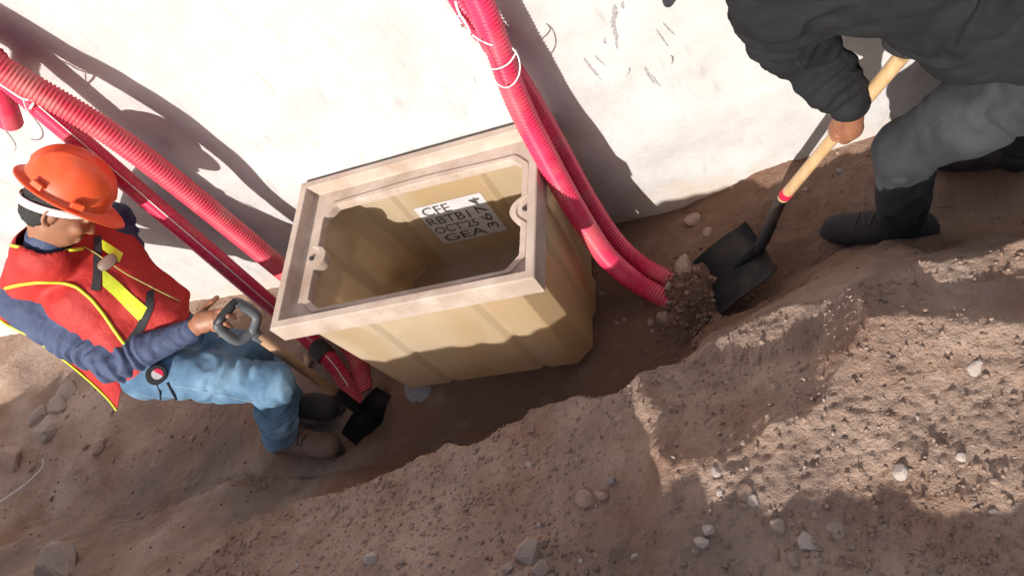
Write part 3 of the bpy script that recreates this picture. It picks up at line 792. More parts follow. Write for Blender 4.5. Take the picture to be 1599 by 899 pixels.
M_SOLE2 = mat('dusty_black_sole', (.035, .032, .036), (.075, .066, .066), rough=.8, scale=20)
def sole_z(a, d):
    d = nrm([d[0], d[1], 0]); return float(np.mean([ground_z(a[0] + d[0] * t, a[1] + d[1] * t) for t in (-.05, 0, .06, .12, .18)])) + .002
def shoe(name, ankle, toe_dir, length, m, parent, zsole, laces=True, msole=None, h=.0045, thick=.021):
    a = np.array(ankle, float); d = nrm([toe_dir[0], toe_dir[1], 0]); s_ = np.array([-d[1], d[0], 0])
    base = np.array([a[0], a[1], zsole]); heel = base - d * .065; toe = base + d * (length - .065)
    F_ = Field(np.minimum(heel, toe) - .12, np.maximum(heel, toe) + np.array([.12, .12, .2]), h)
    up = np.array([0, 0, 1.])
    F_.cone(heel + up * .05, a + up * .03, .042, .048, .02).cone(heel + up * .03, heel + up * .085 - d * .004, .040, .036, .02)
    F_.cone(heel + up * .045, base + d * .09 + up * .050, .040, .045, .03)
    F_.cone(base + d * .07 + up * .058, toe - d * .055 + up * .036, .044, .036, .03, sq=(s_, 1.12, 1.0))
    F_.cone(toe - d * .085 + up * .036, toe - d * .04 + up * .034, .040, .034, .03, sq=(s_, 1.15, 1.0))
    g = F_.grid(); F_.carve((g[..., 2] - (zsole + .016)), .004)
    F_.D = np.maximum(F_.D, (zsole + .016) - g[..., 2]).astype(np.float32)
    up_o, VF = fmesh(name, F_, m, parent)
    # sole: outline offset of the foot print
    n_ = 40; out = []
    for i in range(n_):
        t = i / n_ * 2 * math.pi; c_ = math.cos(t); sn = math.sin(t)
        w = .040 + .008 * (c_ + .3 if c_ > -.3 else 0)
        out.append(base + d * ((length / 2 - .065) + c_ * (length / 2 + .004)) + s_ * sn * (w + .002) * (1 - .25 * max(0, c_ - .6)))
    V = [o + up * .0 for o in out] + [o + up * thick for o in out]
    F = [tuple(range(n_ - 1, -1, -1)), tuple(range(n_, 2 * n_))] + [(i, (i + 1) % n_, n_ + (i + 1) % n_, n_ + i) for i in range(n_)]
    so = build('sole', V, F, msole or M_SOLE, up_o, sharp=50); bevel(so, .004, 2)
    if laces:
        t = bvh(VF)
        for k in range(4):
            q = base + d * (.05 + k * .022)
            pts = []
            for j in range(9):
                o = q + s_ * (-.026 + .0065 * j) + d * (.006 * (1 if k % 2 else -1) * (j - 4) / 4) + up * .3
                hh = t.ray_cast(Vector(o), Vector((0, 0, -1)))
                if hh[0] is not None: pts.append(np.array(hh[0]) + up * .0015)
            if len(pts) > 4: build('lace', *tube(pts, .0028, 6), M_LACE, up_o)
    return up_o, VF

# ------------------------------------------------------------------ crouching worker on the left
hC = onz(97, 324, .495); hup = (.75, .60, .28); hfw = (.30, -.22, -.93)
RS = onz(40, 470, .27); RE = onz(180, 567, .06); RWr = onz(296, 517, .02)
NK = hC - nrm(hup) * .155 + np.array([-.03, .01, -.03]); LS = np.array([-.625, .385, .30])
HR = np.array([-.585, -.035, -.06]); HL = np.array([-.625, .135, -.07])
KR = onz(427, 597, -.20); AR = onz(436, 682, -.555); KL = onz(392, 548, -.24); AL = onz(452, 628, -.57)
LE = onz(180, 342, .24); LW = np.array([-.56, .20, .03])
w1 = thing('person', 'crouching worker in orange hard hat, red safety vest, navy shirt and blue jeans', 'person', (-.45, .05, -.65))
lo, hi = np.array([-.98, -.28, -.64]), np.array([.02, .60, .64])
B_ = Field(lo, hi, .0052)
Ph, (hr, hf, hu) = head(B_, hC, hup, hfw)
B_.cone(Ph(0, -.025, -.05), NK - np.array([0, 0, .03]), .056, .062, .03)
B_.cone(NK - np.array([.02, 0, .06]), (HR + HL) / 2, .055, .07, .02)
B_.cone(RS - np.array([0, 0, .05]), LS - np.array([0, 0, .05]), .03, .03, .03).chain([RS, RE, RWr], [.045, .038, .030], .02).chain([LS, LE, LW], [.045, .038, .028], .02)
B_.chain([HR, KR, AR], [.06, .045, .026], .03).chain([HL, KL, AL], [.06, .045, .026], .03)
for a, td in ((AR, (1, -.15)), (AL, (1, -.1))): B_.cone(a, a + np.array([.09, -.012, -.062]), .026, .014, .01)
# right hand resting on the grip: back of the hand up, index and middle reaching forward, thumb raised
pc = onz(318, 502, 0.042)
B_.cone(RWr, pc, .027, .029, .02, sq=(nrm(CC - pc), .72, 1.1)).cone(pc, onz(336, 497, 0.042), .029, .026, .015, sq=(nrm(CC - pc), .62, 1.15))
finger(B_, [onz(334, 487, 0.048), onz(352, 484, 0.052), onz(364, 481, 0.040), onz(373, 480, 0.028)])
finger(B_, [onz(338, 495, 0.044), onz(356, 493, 0.046), onz(364, 492, 0.028), onz(366, 496, 0.010)])
finger(B_, [onz(338, 505, 0.036), onz(353, 505, 0.034), onz(358, 508, 0.016), onz(354, 512, -0.002)])
finger(B_, [onz(333, 514, 0.028), onz(345, 517, 0.024), onz(349, 520, 0.008), onz(344, 524, -0.006)], .0085, .007)
finger(B_, [onz(314, 492, 0.042), onz(321, 480, 0.048), onz(331, 471, 0.046), onz(339, 464, 0.040)], .0115, .0085)
# left hand, loosely curled by the belt
lh = LW + np.array([.02, -.03, -.06])
B_.cone(LW, lh, .026, .027, .015, sq=((1, 0, 0), .65, 1.1))
for q in range(4):
    o = lh + np.array([.0, -.03 + .019 * q, -.03 + .004 * abs(q - 1)])
    finger(B_, [o, o + np.array([.012, 0, -.028]), o + np.array([.03, .002, -.04]), o + np.array([.045, .003, -.032])])
finger(B_, [lh + np.array([.01, -.03, .0]), lh + np.array([.03, -.045, -.02]), lh + np.array([.045, -.04, -.045])], .011, .0085)
fmesh('body', B_, M_SKIN, w1, it=1)
# eyes
for s_ in (-1, 1):
    bm = bmesh.new(); bmesh.ops.create_uvsphere(bm, u_segments=12, v_segments=8, radius=.0105)
    V = np.array([v.co[:] for v in bm.verts]) + Ph(.031 * s_, .0785, .001); Fq = [tuple(v.index for v in f.verts) for f in bm.faces]; bm.free()
    build('eye', V, Fq, mat('eye', (.10, .07, .05), (.5, .48, .45), rough=.2, scale=60), w1)
# hair
Fh = Field(hC - .16, hC + .16, .0045)
Fh.ell(Ph(0, -.020, .030), [hr, hf, hu], (.084, .099, .099), .01).ell(Ph(0, -.045, -.030), [hr, hf, hu], (.073, .068, .07), .02)
g = Fh.grid(); q = (g - hC); qx, qy, qz = q @ hr, q @ hf, q @ hu
Fh.D = np.maximum(Fh.D, np.maximum(qy - (.055 + .2 * (qz - .05)), -(qz + .095 + .35 * np.clip(-qy, -.05, .06)))).astype(np.float32)
Fh.D = np.maximum(Fh.D, np.where(qy > -.035, -(qz + .012 - .0 * qy), -1)).astype(np.float32) if False else Fh.D
ear = np.minimum(np.hypot(np.hypot(qx - .082, qy + .008), qz + .012), np.hypot(np.hypot(qx + .082, qy + .008), qz + .014)) - .030
Fh.carve(ear, .006); Fh.D = Fh.D + (.0035 * n3(g * 130)).astype(np.float32)
fmesh('hair', Fh, M_HAIR, w1, it=1)
# sweat band
a = np.linspace(0, 2 * math.pi, 60)
bp = np.array([Ph(.0885 * math.sin(t), -.018 + .105 * math.cos(t), .008 + .030 * math.cos(t)) for t in a])
V = []; 
for p in bp:
    o = nrm(p - Ph(0, -.016, 0)); V += [p - hu * .014, p + o * .003 - hu * .012, p + o * .003 + hu * .012, p + hu * .014]
build('sweatband', V, [(i * 4 + j, (i + 1) * 4 + j, (i + 1) * 4 + (j + 1) % 4, i * 4 + (j + 1) % 4) for i in range(59) for j in range(4)], M_HBAND, w1)
# hard hat
def hard_hat(P, parent):
    nu, rings = 72, []
    A_, B__, H_ = .106, .134, .146
    for j in range(22):
        ph = j / 21 * math.pi / 2
        row = []
        for i in range(nu):
            t = i / nu * 2 * math.pi; x, y = math.sin(t), math.cos(t)
            k = math.sin(ph) ** .82; z = H_ * math.cos(ph) ** .95
            rib = .0045 * math.exp(-((x * A_ * k) / .012) ** 2) * (1 if y > -2 else 0) * (math.sin(ph) > .05 and math.sin(ph) < .96)
            rib += .003 * sum(math.exp(-((x * A_ * k - s_ * .042) / .007) ** 2) for s_ in (-1, 1)) * (math.sin(ph) < .93)
            row.append(P(x * A_ * k * (1 + rib / .1), -.012 + y * B__ * k * (1 + rib / .1), .060 + z + rib))
        rings.append(row)
    for (ex, dz) in ((.004, -.004), (.022, -.006), (.024, -.010), (.020, -.013), (.002, -.012), (-.006, -.004), (-.006, .03)):
        row = []
        for i in range(nu):
            t = i / nu * 2 * math.pi; x, y = math.sin(t), math.cos(t)
            vis = max(0, y) ** 2.2 * .040 if ex > .01 else 0
            row.append(P(x * (A_ + ex), -.012 + y * (B__ + ex + vis), .060 + dz - (.014 * max(0, y) ** 3 if ex > .01 else 0)))
        rings.append(row)
    V = [p for r in rings for p in r]; F = []
    for j in range(len(rings) - 1):
        for i in range(nu): k = (i + 1) % nu; F.append((j * nu + i, j * nu + k, (j + 1) * nu + k, (j + 1) * nu + i))
    return build('hard_hat', V, F, M_HELM, parent, sharp=40)
hat = hard_hat(Ph, w1)
for (tt) in (1.25, 2.1, -1.25, -2.1):           # accessory slots on the shell
    x, y = math.sin(tt), math.cos(tt); mbx = MB()
    c = Ph(x * .118, -.012 + y * .149, .074); tx = nrm(hr * math.cos(tt) - hf * math.sin(tt)); ou = nrm(hr * x + hf * y)
    Vv = [c + tx * a_ * .020 + ou * b_ * .007 + hu * c_ * .010 for c_ in (-1, 1) for b_ in (-1, 1) for a_ in (-1, 1)]
    o = build('slot', Vv, [(0, 2, 3, 1), (4, 5, 7, 6), (0, 1, 5, 4), (2, 6, 7, 3), (0, 4, 6, 2), (1, 3, 7, 5)], M_HELM, hat, smooth=False); bevel(o, .003)
# shirt
SH = Field([-1.0, -.30, -.20], [-.20, .62, .50], .0056)
def torso(F_, g=0.0, fold=None):
    F_.cone(HR + np.array([0, .03, .02]), np.array([-.665, .15, .20]), .105 + g, .115 + g, .05, fold=fold)
    F_.cone(HL + np.array([0, -.02, .02]), np.array([-.625, .29, .20]), .10 + g, .10 + g, .05, fold=fold)
    F_.cone(np.array([-.675, .15, .20]), np.array([-.625, .29, .21]), .115 + g, .10 + g, .05)
    F_.cone(RS + np.array([.0, .03, -.0]), NK + np.array([0, 0, -.03]), .07 + g, .065 + g, .05).cone(LS + np.array([0, -.03, 0]), NK + np.array([0, 0, -.03]), .065 + g, .065 + g, .05)
torso(SH, 0, (.006, 28))
SH.cone(RS, RS + (RE - RS) * .5, .092, .082, .04, fold=(0.0102, 40)).cone(RS + (RE - RS) * .5, RE, .082, .064, .03, fold=(0.0136, 60))
SH.cone(RE, RE + (RWr - RE) * .45, .060, .054, .025, fold=(0.0153, 85)).cone(RE + (RWr - RE) * .45, RWr + (RWr - RE) * .02, .054, .040, .02, fold=(0.0068, 90))
SH.cone(LS, LE, .070, .058, .04, fold=(0.0102, 45)).cone(LE, LW, .056, .04, .025, fold=(0.0119, 70))
SH.cone(NK + np.array([0, 0, -.02]), NK + (hC - NK) * .30, .070, .066, .02)
shirt, shVF = fmesh('shirt', SH, M_NAVY, w1)
# jeans
JE = Field([-.82, -.28, -.64], [.02, .34, .16], .0056)
JE.cone(HR + np.array([0, .03, 0]), HL + np.array([0, -.03, 0]), .112, .112, .05).cone((HR + HL) / 2, (HR + HL) / 2 + np.array([-.01, .02, .06]), .118, .105, .04)
JE.cone(HR, HR + (KR - HR) * .55, .096, .082, .05, fold=(0.0085, 25)).cone(HR + (KR - HR) * .55, KR, .082, .066, .04, fold=(0.0102, 40))
JE.cone(KR, KR + (AR - KR) * .5, .067, .064, .03, fold=(0.0119, 45)).cone(KR + (AR - KR) * .5, AR - (AR - KR) * .04, .066, .062, .03, fold=(0.0153, 55))
JE.cone(HL, KL, .092, .066, .05, fold=(0.0102, 30)).cone(KL, AL - (AL - KL) * -.03, .066, .06, .03, fold=(0.0136, 50))
jeans, jeVF = fmesh('jeans', JE, M_DENIM, w1)
# vest: a loose shell round the torso
VS = Field([-1.02, -.24, -.14], [-.18, .62, .50], .0056)
torso(VS, .012)
VS.cone([-.58, .20, .22], [-.45, .10, .0], .085, .065, .06).cone([-.58, .27, .22], [-.48, .20, .0], .075, .06, .06)
VS.cone([-.74, .18, .22], [-.74, .05, -.02], .085, .075, .06).cone([-.70, .30, .22], [-.72, .18, -.02], .08, .075, .06)
VS.cone(RS + np.array([.01, .06, .01]), NK + np.array([0, 0, -.02]), .095, .098, .03).cone(LS + np.array([.01, -.06, .01]), NK + np.array([0, 0, -.02]), .085, .098, .03)
g = VS.grid(); base = VS.D.copy() + (.006 * n3(g * 11) + .003 * n3(g * 25)).astype(np.float32)
VS.D = np.maximum(base, -(base + .011)).astype(np.float32)
# openings: neck, armholes, hem, open front
nk = np.linalg.norm(np.cross(g - NK, nrm(hC - NK)), axis=-1) - .080; nk = np.where(((g - NK) @ nrm(hC - NK)) > -.04, nk, .1)
VS.carve(nk.astype(np.float32), .004)
axR = nrm([-.02, -.9, -.25]); c0 = RS + np.array([.0, .045, -.07])
q = g - c0; al = q @ axR; vv = q - al[..., None] * axR; rad_ = np.sqrt((vv[..., 0] / .105) ** 2 + (vv[..., 1] / .15) ** 2 + (vv[..., 2] / .17) ** 2)
VS.carve(np.where(al > -.02, (rad_ - 1) * .11, .1).astype(np.float32), .004)
axL = nrm([.1, .9, -.2]); q = g - (LS + np.array([0, -.03, -.06])); al = q @ axL; vv = q - al[..., None] * axL
VS.carve(np.where(al > -.01, np.sqrt((vv ** 2).sum(-1)) - .11, .1).astype(np.float32), .004)
hem = -(g[..., 2] - (-.055 + .25 * (g[..., 0] + .6))); VS.D = np.maximum(VS.D, np.maximum(hem, -1)).astype(np.float32)
vest, veVF = fmesh('safety_vest', VS, M_VEST, w1, it=2)
# shoes
shoe('boot', AR + np.array([.0, 0, -.02]), (1, -.19), .315, M_BOOT, w1, sole_z(AR, (1, -.19)))
shoe('boot', AL + np.array([.0, 0, -.02]), (1, -.1), .27, M_SNEAK, w1, sole_z(AL, (1, -.1)), laces=False)
# trims
tv, tj, tsr = bvh(veVF), bvh(jeVF), bvh(shVF)

# ------------------------------------------------------------------ worker on the right
A1 = onz(1408, 354, -.545); K1 = np.array([1.965, .262, -.135]); H1 = np.array([2.27, .185, .15])
H2 = np.array([2.33, .38, .16]); K2 = np.array([2.36, .46, -.2]); A2 = onz(1590, 232, -.53)
S1 = np.array([1.72, .20, .57]); S2 = np.array([1.76, .48, .60]); E1 = onz(1240, 64, .31); hnd = sh_b + hdir * .56
hpx = onz(1314, 206, -.03)
tt = (hpx - sh_b) @ hdir; hnd = sh_b + hdir * (tt + .0)
wv = nrm(CC - hnd); wv = nrm(wv - hdir * (wv @ hdir))            # towards the camera, square to the handle
sdw = np.cross(hdir, wv)                                             # sideways
if sdw @ np.array([1, 0, 0]) < 0: sdw = -sdw
W1 = onz(1333, 164, .095)
gtop2 = sh_t + hdir * .10
w2 = thing('person', 'worker in black sweatshirt and charcoal jeans bending over a shovel at the right', 'person', (2.0, .3, -.65))
N2 = np.array([1.71, .345, .65]); hC2 = np.array([1.575, .375, .625]); up2 = (-.75, .05, .45); fw2 = (-.45, 0, -.80)
B2 = Field([1.33, -.02, -.66], [2.56, .66, .84], .0058)
Ph2, (r2_, f2_, u2_) = head(B2, hC2, up2, fw2)
B2.cone(Ph2(0, -.02, -.05), N2, .056, .062, .03).cone(N2, (H1 + H2) / 2, .08, .09, .04).cone(S1, S2, .045, .045, .04)
B2.chain([S1, E1, W1], [.045, .038, .028], .02)
E2 = np.array([1.84, .55, .22]); W2 = gtop2 + np.array([.01, .03, .03])
B2.chain([S2, E2, W2], [.045, .038, .028], .02)
B2.chain([H1, K1, A1], [.06, .045, .026], .03).chain([H2, K2, A2], [.06, .045, .026], .03)
B2.cone(A1, A1 + np.array([-.09, .03, -.06]), .026, .014, .01).cone(A2, A2 + np.array([-.09, .03, -.055]), .026, .014, .01)
def fist(F_, hnd, u, back, wrist, side, R=.0175):
    # palm lies against the handle on the 'back' side; fingers wrap round towards -back through -side, thumb on +side
    pm = hnd + back * (R + .016)
    F_.cone(wrist, pm + u * .012, .028, .024, .016, sq=(back, .75, 1.1)).cone(pm + u * .026, pm - u * .026, .019, .018, .010, sq=(back, .7, 1.1))
    for q, (o, rr_) in enumerate(((.030, .0090), (.010, .0095), (-.011, .0095), (-.031, .0088))):
        pts = []
        for a_ in (.35, .95, 1.6, 2.3, 2.95, 3.5):
            pts.append(hnd + u * (o * -1 if False else o) + (back * math.cos(a_) - side * math.sin(a_)) * (R + rr_ * .95 + (.006 if abs(a_ - .95) < .1 else 0)))
        finger(F_, pts, rr_ + .0012, rr_ - .001)
    pts = [pm - u * .005 + side * .018, hnd - u * .022 + side * (R + .015) + back * .012, hnd - u * .046 + side * (R + .004) - back * .004 , hnd - u * .058 - back * (R + .002) + side * .006]
    finger(F_, pts, .0125, .009)
fist(B2, hnd, hdir, nrm(sdw * .85 + wv * .5), W1, nrm(-wv * .85 + sdw * .5))
fist(B2, gtop2, gs, nrm([.2, .3, 1]), W2, nrm(np.cross(gs, nrm([.2, .3, 1]))), R=.015)
fmesh('body', B2, M_SKIN, w2, it=1)
for s_ in (-1, 1):
    bm = bmesh.new(); bmesh.ops.create_uvsphere(bm, u_segments=12, v_segments=8, radius=.0105)
    V = np.array([v.co[:] for v in bm.verts]) + Ph2(.031 * s_, .0785, .001); Fq = [tuple(v.index for v in f.verts) for f in bm.faces]; bm.free()
    build('eye', V, Fq, bpy.data.materials['eye'], w2)
Fh = Field(hC2 - .16, hC2 + .16, .0055)
Fh.ell(Ph2(0, -.020, .028), [r2_, f2_, u2_], (.083, .099, .097), .01).ell(Ph2(0, -.045, -.030), [r2_, f2_, u2_], (.072, .066, .07), .02)
g = Fh.grid(); q = (g - hC2); qx, qy, qz = q @ r2_, q @ f2_, q @ u2_
Fh.D = np.maximum(Fh.D, np.maximum(qy - .05, -(qz + .08))).astype(np.float32)
Fh.carve(np.minimum(np.hypot(np.hypot(qx - .082, qy + .008), qz + .012), np.hypot(np.hypot(qx + .082, qy + .008), qz + .012)) - .036, .006)
fmesh('hair', Fh, M_HAIR, w2, it=1)
# cap with a brim
rings = []; nu = 40
for j in range(12):
    ph = j / 11 * math.pi / 2
    rings.append([Ph2(.092 * math.sin(ph) ** .9 * math.sin(t), -.014 + .108 * math.sin(ph) ** .9 * math.cos(t), .035 + .095 * math.cos(ph)) for t in np.linspace(0, 2 * math.pi, nu, endpoint=False)])
rings.append([Ph2(.094 * math.sin(t), -.014 + .110 * math.cos(t), .028) for t in np.linspace(0, 2 * math.pi, nu, endpoint=False)])
V = [p for r in rings for p in r]; F = [(j * nu + i, j * nu + (i + 1) % nu, (j + 1) * nu + (i + 1) % nu, (j + 1) * nu + i) for j in range(len(rings) - 1) for i in range(nu)]
M_CAP = mat('dark_navy_cap', (.018, .02, .03), (.03, .033, .045), rough=.85, scale=30, bump=.3, bscale=260)
capo = build('cap', V, F, M_CAP, w2, sharp=50)
V = []; nb = 17
for k in (0, 1):
    for j in range(6):
        for i in range(nb):
            t = (i / (nb - 1) - .5) * 2.3; e = j / 5 * .075 * math.cos(t * .62)
            V.append(Ph2((.094) * math.sin(t), -.014 + .110 * math.cos(t) + e, .033 - .012 * abs(math.sin(t)) - .18 * e - k * .004))
F = []; K = 6 * nb
for j in range(5):
    for i in range(nb - 1):
        a_ = j * nb + i; F += [(a_, a_ + 1, a_ + nb + 1, a_ + nb), (K + a_, K + a_ + nb, K + a_ + nb + 1, K + a_ + 1)]
for i in range(nb - 1): a_ = 5 * nb + i; F.append((a_, a_ + 1, K + a_ + 1, K + a_))
build('brim', V, F, M_CAP, capo)
# sweatshirt
CT = Field([1.52, -.10, -.16], [2.58, .66, .84], .0062)
Cm = np.array([1.98, .29, .36])
CT.cone([1.84, .22, .60], [2.27, .24, .31], .145, .150, .06, fold=(0.0119, 16)).cone([1.84, .42, .60], [2.30, .40, .30], .14, .145, .06, fold=(0.0102, 16))
CT.cone(S1 + np.array([.02, .02, -.02]), S2 + np.array([.02, -.02, -.02]), .095, .095, .06).cone(N2, N2 + np.array([.06, -.03, -.02]), .085, .11, .05)
CT.cone([2.02, .20, .40], [2.07, .18, .29], .10, .075, .05, fold=(.01, 30)).cone([2.07, .18, .30], [2.20, .17, .25], .075, .075, .04, fold=(.01, 30)).cone([2.20, .18, .25], [2.38, .2, .25], .08, .1, .05)
CT.cone(S1, S1 + (E1 - S1) * .6, .100, .086, .05, fold=(0.018, 35)).cone(S1 + (E1 - S1) * .6, E1, .084, .074, .04, fold=(0.0153, 55))
CT.cone(E1, E1 + (W1 - E1) * .55, .074, .066, .03, fold=(0.0153, 55)).cone(E1 + (W1 - E1) * .55, W1 - (W1 - E1) * .12, .068, .054, .03, fold=(0.0170, 70)).cone(W1 - (W1 - E1) * .12, W1 - (W1 - E1) * .02, .046, .042, .012)
CT.cone(S2, E2, .092, .07, .04, fold=(0.0119, 45)).cone(E2, W2, .068, .045, .03, fold=(0.0119, 60))
coat, coVF = fmesh('sweatshirt', CT, M_COAT, w2)
build('cuff', *tube([W1 - (W1 - E1) * t for t in (.24, .20, .12, .05, .02)], [.050, .0535, .0525, .050, .046], 20), M_COAT, coat)
# jeans
JR = Field([1.82, -.08, -.62], [2.58, .66, .34], .006)
JR.cone(H1 + np.array([0, .02, 0]), H2 + np.array([0, -.02, 0]), .12, .12, .05).cone((H1 + H2) / 2, (H1 + H2) / 2 + np.array([-.04, 0, .06]), .13, .12, .05)
JR.cone(H1, H1 + (K1 - H1) * .55, .108, .094, .05, fold=(0.0102, 22)).cone(H1 + (K1 - H1) * .55, K1, .094, .078, .04, fold=(0.0119, 38))
JR.cone(K1, K1 + (A1 - K1) * .55, .077, .066, .03, fold=(0.0102, 36)).cone(K1 + (A1 - K1) * .55, A1 - (A1 - K1) * .04, .066, .060, .03, fold=(0.0119, 50))
JR.cone(H2, K2, .104, .08, .05, fold=(0.0102, 30)).cone(K2, A2, .08, .068, .03, fold=(0.0119, 45))
jr, jrVF = fmesh('jeans', JR, M_CHAR, w2)
shoe('sneaker', A1 + np.array([-.01, 0, -.03]), (-1, .30), .295, M_SNEAK, w2, sole_z(A1, (-1, .3)), laces=True, msole=M_SOLE2, thick=.030)
shoe('sneaker', A2 + np.array([-.01, 0, -.03]), (-1, .20), .29, M_SNEAK, w2, sole_z(A2, (-1, .2)), laces=False, thick=.028)

# ------------------------------------------------------------------ vest trims, pocket things
def back_flap():
    A_ = [onz(-14, 486, .215), onz(8, 505, .185), onz(50, 527, .13), onz(100, 562, .06), onz(140, 595, .01), onz(168, 622, -.03), onz(182, 640, -.05)]
    O_ = catmull(A_, 6); V = []; n_ = len(O_)
    for i, p in enumerate(O_):
        for j in range(4): V.append(p + np.array([.02, .045, .02]) * j * (1 - .55 * (i / n_) ** 3) * min(1, (i + 2) / 9) + np.array([0, 0, .004 * n2(i * .4, j * 3.)]))
    F = [(i * 4 + j, (i + 1) * 4 + j, (i + 1) * 4 + j + 1, i * 4 + j + 1) for i in range(n_ - 1) for j in range(3)]
    o = build('back_panel', V, F, M_VEST, vest); s_ = o.modifiers.new('s', 'SOLIDIFY'); s_.thickness = .003
    build('piping', *tube(O_, .0042, 8), M_LIME, vest)
back_flap()
trim('piping', tv, [(2, 380), (30, 386), (60, 390), (95, 392), (128, 388)], .0055, M_LIME, vest)
trim('piping', tv, [(2, 452), (30, 444), (60, 440), (95, 440), (120, 448), (142, 466), (160, 488), (176, 512), (190, 532), (200, 543)], .0055, M_LIME, vest)
ribbon('reflective_stripe', tv, [(160, 420), (178, 434), (204, 458), (230, 480)], [(160, 446), (176, 460), (198, 482), (218, 502)], M_LIME, vest)
ribbon('reflective_stripe', tv, [(158, 374), (174, 384), (192, 396)], [(160, 390), (172, 399), (186, 410)], M_LIME, vest)
ribbon('black_band', tv, [(146, 368), (146, 400), (146, 430), (142, 452)], [(158, 368), (159, 400), (159, 430), (156, 455)], M_VBLK, vest)
ribbon('black_band', tv, [(229, 455), (226, 480), (212, 510), (196, 532)], [(240, 452), (240, 482), (225, 514), (208, 538)], M_VBLK, vest)
tb = onz(247, 583, -.0)
# tape measure clipped to the belt
def tape():
    P0 = None
    for T_ in (tj, tsr):
        p = cast(T_, (246, 584), .012)
        if p is not None and (P0 is None or np.linalg.norm(p - CC) < np.linalg.norm(P0 - CC)): P0 = p
    if P0 is None: P0 = tb
    ax = nrm(CC - P0); ax = nrm(ax + np.array([.2, -.25, 0])); t = thing('tape_measure', 'round black tape measure with a white sticker clipped to the jeans', 'tape measure', P0)
    u = nrm(np.cross(ax, (0, 0, 1))); w = np.cross(ax, u); n_ = 28
    rings = []
    for (r_, z_) in ((.0, -.014), (.030, -.014), (.033, -.010), (.033, .010), (.030, .014), (.0, .014)):
        rings.append([P0 + ax * z_ + (u * math.cos(a_) * 1.12 + w * math.sin(a_)) * max(r_, .0005) for a_ in np.linspace(0, 2 * math.pi, n_, endpoint=False)])
    V = [p for r_ in rings for p in r_]
    F = [(j * n_ + i, j * n_ + (i + 1) % n_, (j + 1) * n_ + (i + 1) % n_, (j + 1) * n_ + i) for j in range(5) for i in range(n_)]
    bd = build('case', V, F, M_BLKP, t, sharp=40)
    disc = lambda R, z_, a0, a1, ox: [P0 + ax * z_ + (u * (ox + R * math.cos(a_)) + w * R * math.sin(a_)) for a_ in np.linspace(a0, a1, 20)]
    build('sticker', disc(.019, .0146, 0, 2 * math.pi - .3, -.004), [tuple(range(20))], M_PAINTW, t, smooth=False)
    build('sticker', disc(.019, .0150, math.pi * .55, math.pi * 1.45, -.004), [tuple(range(20))], M_BAND, t, smooth=False, label='red half of the round sticker')
tape()
M_CHORD = mat('black_cord', (.012, .012, .014), rough=.7)
def cast_path(trees, pts, off=.004):
    out = []
    for p in pts:
        best = None
        for T_ in trees:
            q = cast(T_, p, off)
            if q is not None and (best is None or np.linalg.norm(q - CC) < np.linalg.norm(best - CC)): best = q
        if best is not None: out.append(best)
    return out
cp = cast_path([tj], [(245, 597), (250, 610), (251, 622), (250, 634), (247, 645)])
if len(cp) > 2: cordobj('black_strap', 'thin black strap dangling from the tape measure over blue jeans', np.array(cp), .0028, m=M_CHORD, cat='strap')
cp = cast_path([tj], [(262, 597), (268, 608), (276, 622), (280, 632)])
if len(cp) > 2: build('pocket_tab', *tube(catmull(np.array(cp), 6), .004, 6), M_CHORD, jeans)
for pts in ([(272, 602), (300, 606), (335, 614), (370, 622), (400, 628)], [(208, 622), (228, 626), (250, 632), (268, 640), (280, 650)], [(212, 640), (240, 645), (262, 648)]):
    trim('stitching', tj, pts, .0014, M_STITCH, jeans, off=.0005)
# lanyard and badge
cp = cast_path([tv, tsr], dens([(128, 384), (150, 396), (170, 410), (200, 430), (240, 452), (280, 472)], 10), .006)
if len(cp) > 3: cordobj('lanyard', 'thin olive lanyard crossing the red vest front', np.array(cp), .0024, m=mat('olive_cord', (.34, .28, .08), (.45, .38, .12), rough=.7, scale=60), cat='lanyard', smooth_n=4)
def badge():
    c = cast(tv, (168, 411), .010)
    if c is None: return
    ax = nrm(CC - c); u = nrm(np.cross(ax, (0, 0, 1))); w = np.cross(ax, u); a = math.radians(-12); u, w = u * math.cos(a) + w * math.sin(a), w * math.cos(a) - u * math.sin(a)
    n_ = 26; R = []
    for (s_, z_) in ((.9, -.003), (1, 0), (.9, .003), (.02, .004)): R.append([c + ax * z_ + (u * math.copysign(abs(math.cos(t)) ** .75, math.cos(t)) * .034 + w * math.copysign(abs(math.sin(t)) ** .75, math.sin(t)) * .020) * s_ for t in np.linspace(0, 2 * math.pi, n_, endpoint=False)])
    V = [p for r_ in R for p in r_]; F = [(j * n_ + i, j * n_ + (i + 1) % n_, (j + 1) * n_ + (i + 1) % n_, (j + 1) * n_ + i) for j in range(3) for i in range(n_)]
    build('badge', V, F, mat('brown_badge', (.20, .13, .10), (.28, .19, .15), rough=.5, scale=30), label='oval brown badge hanging on the red vest', cat='badge')
badge()
tr2 = bvh(jrVF)
M_ST2 = mat('grey_stitching', (.045, .048, .055), rough=.8)
for pts in ([(1488, 172), (1465, 188), (1440, 205)], [(1530, 180), (1515, 190), (1500, 205)], [(1490, 205), (1455, 212), (1425, 225), (1405, 245)]):
    trim('stitching', tr2, pts, .0012, M_ST2, jr, off=.0005)

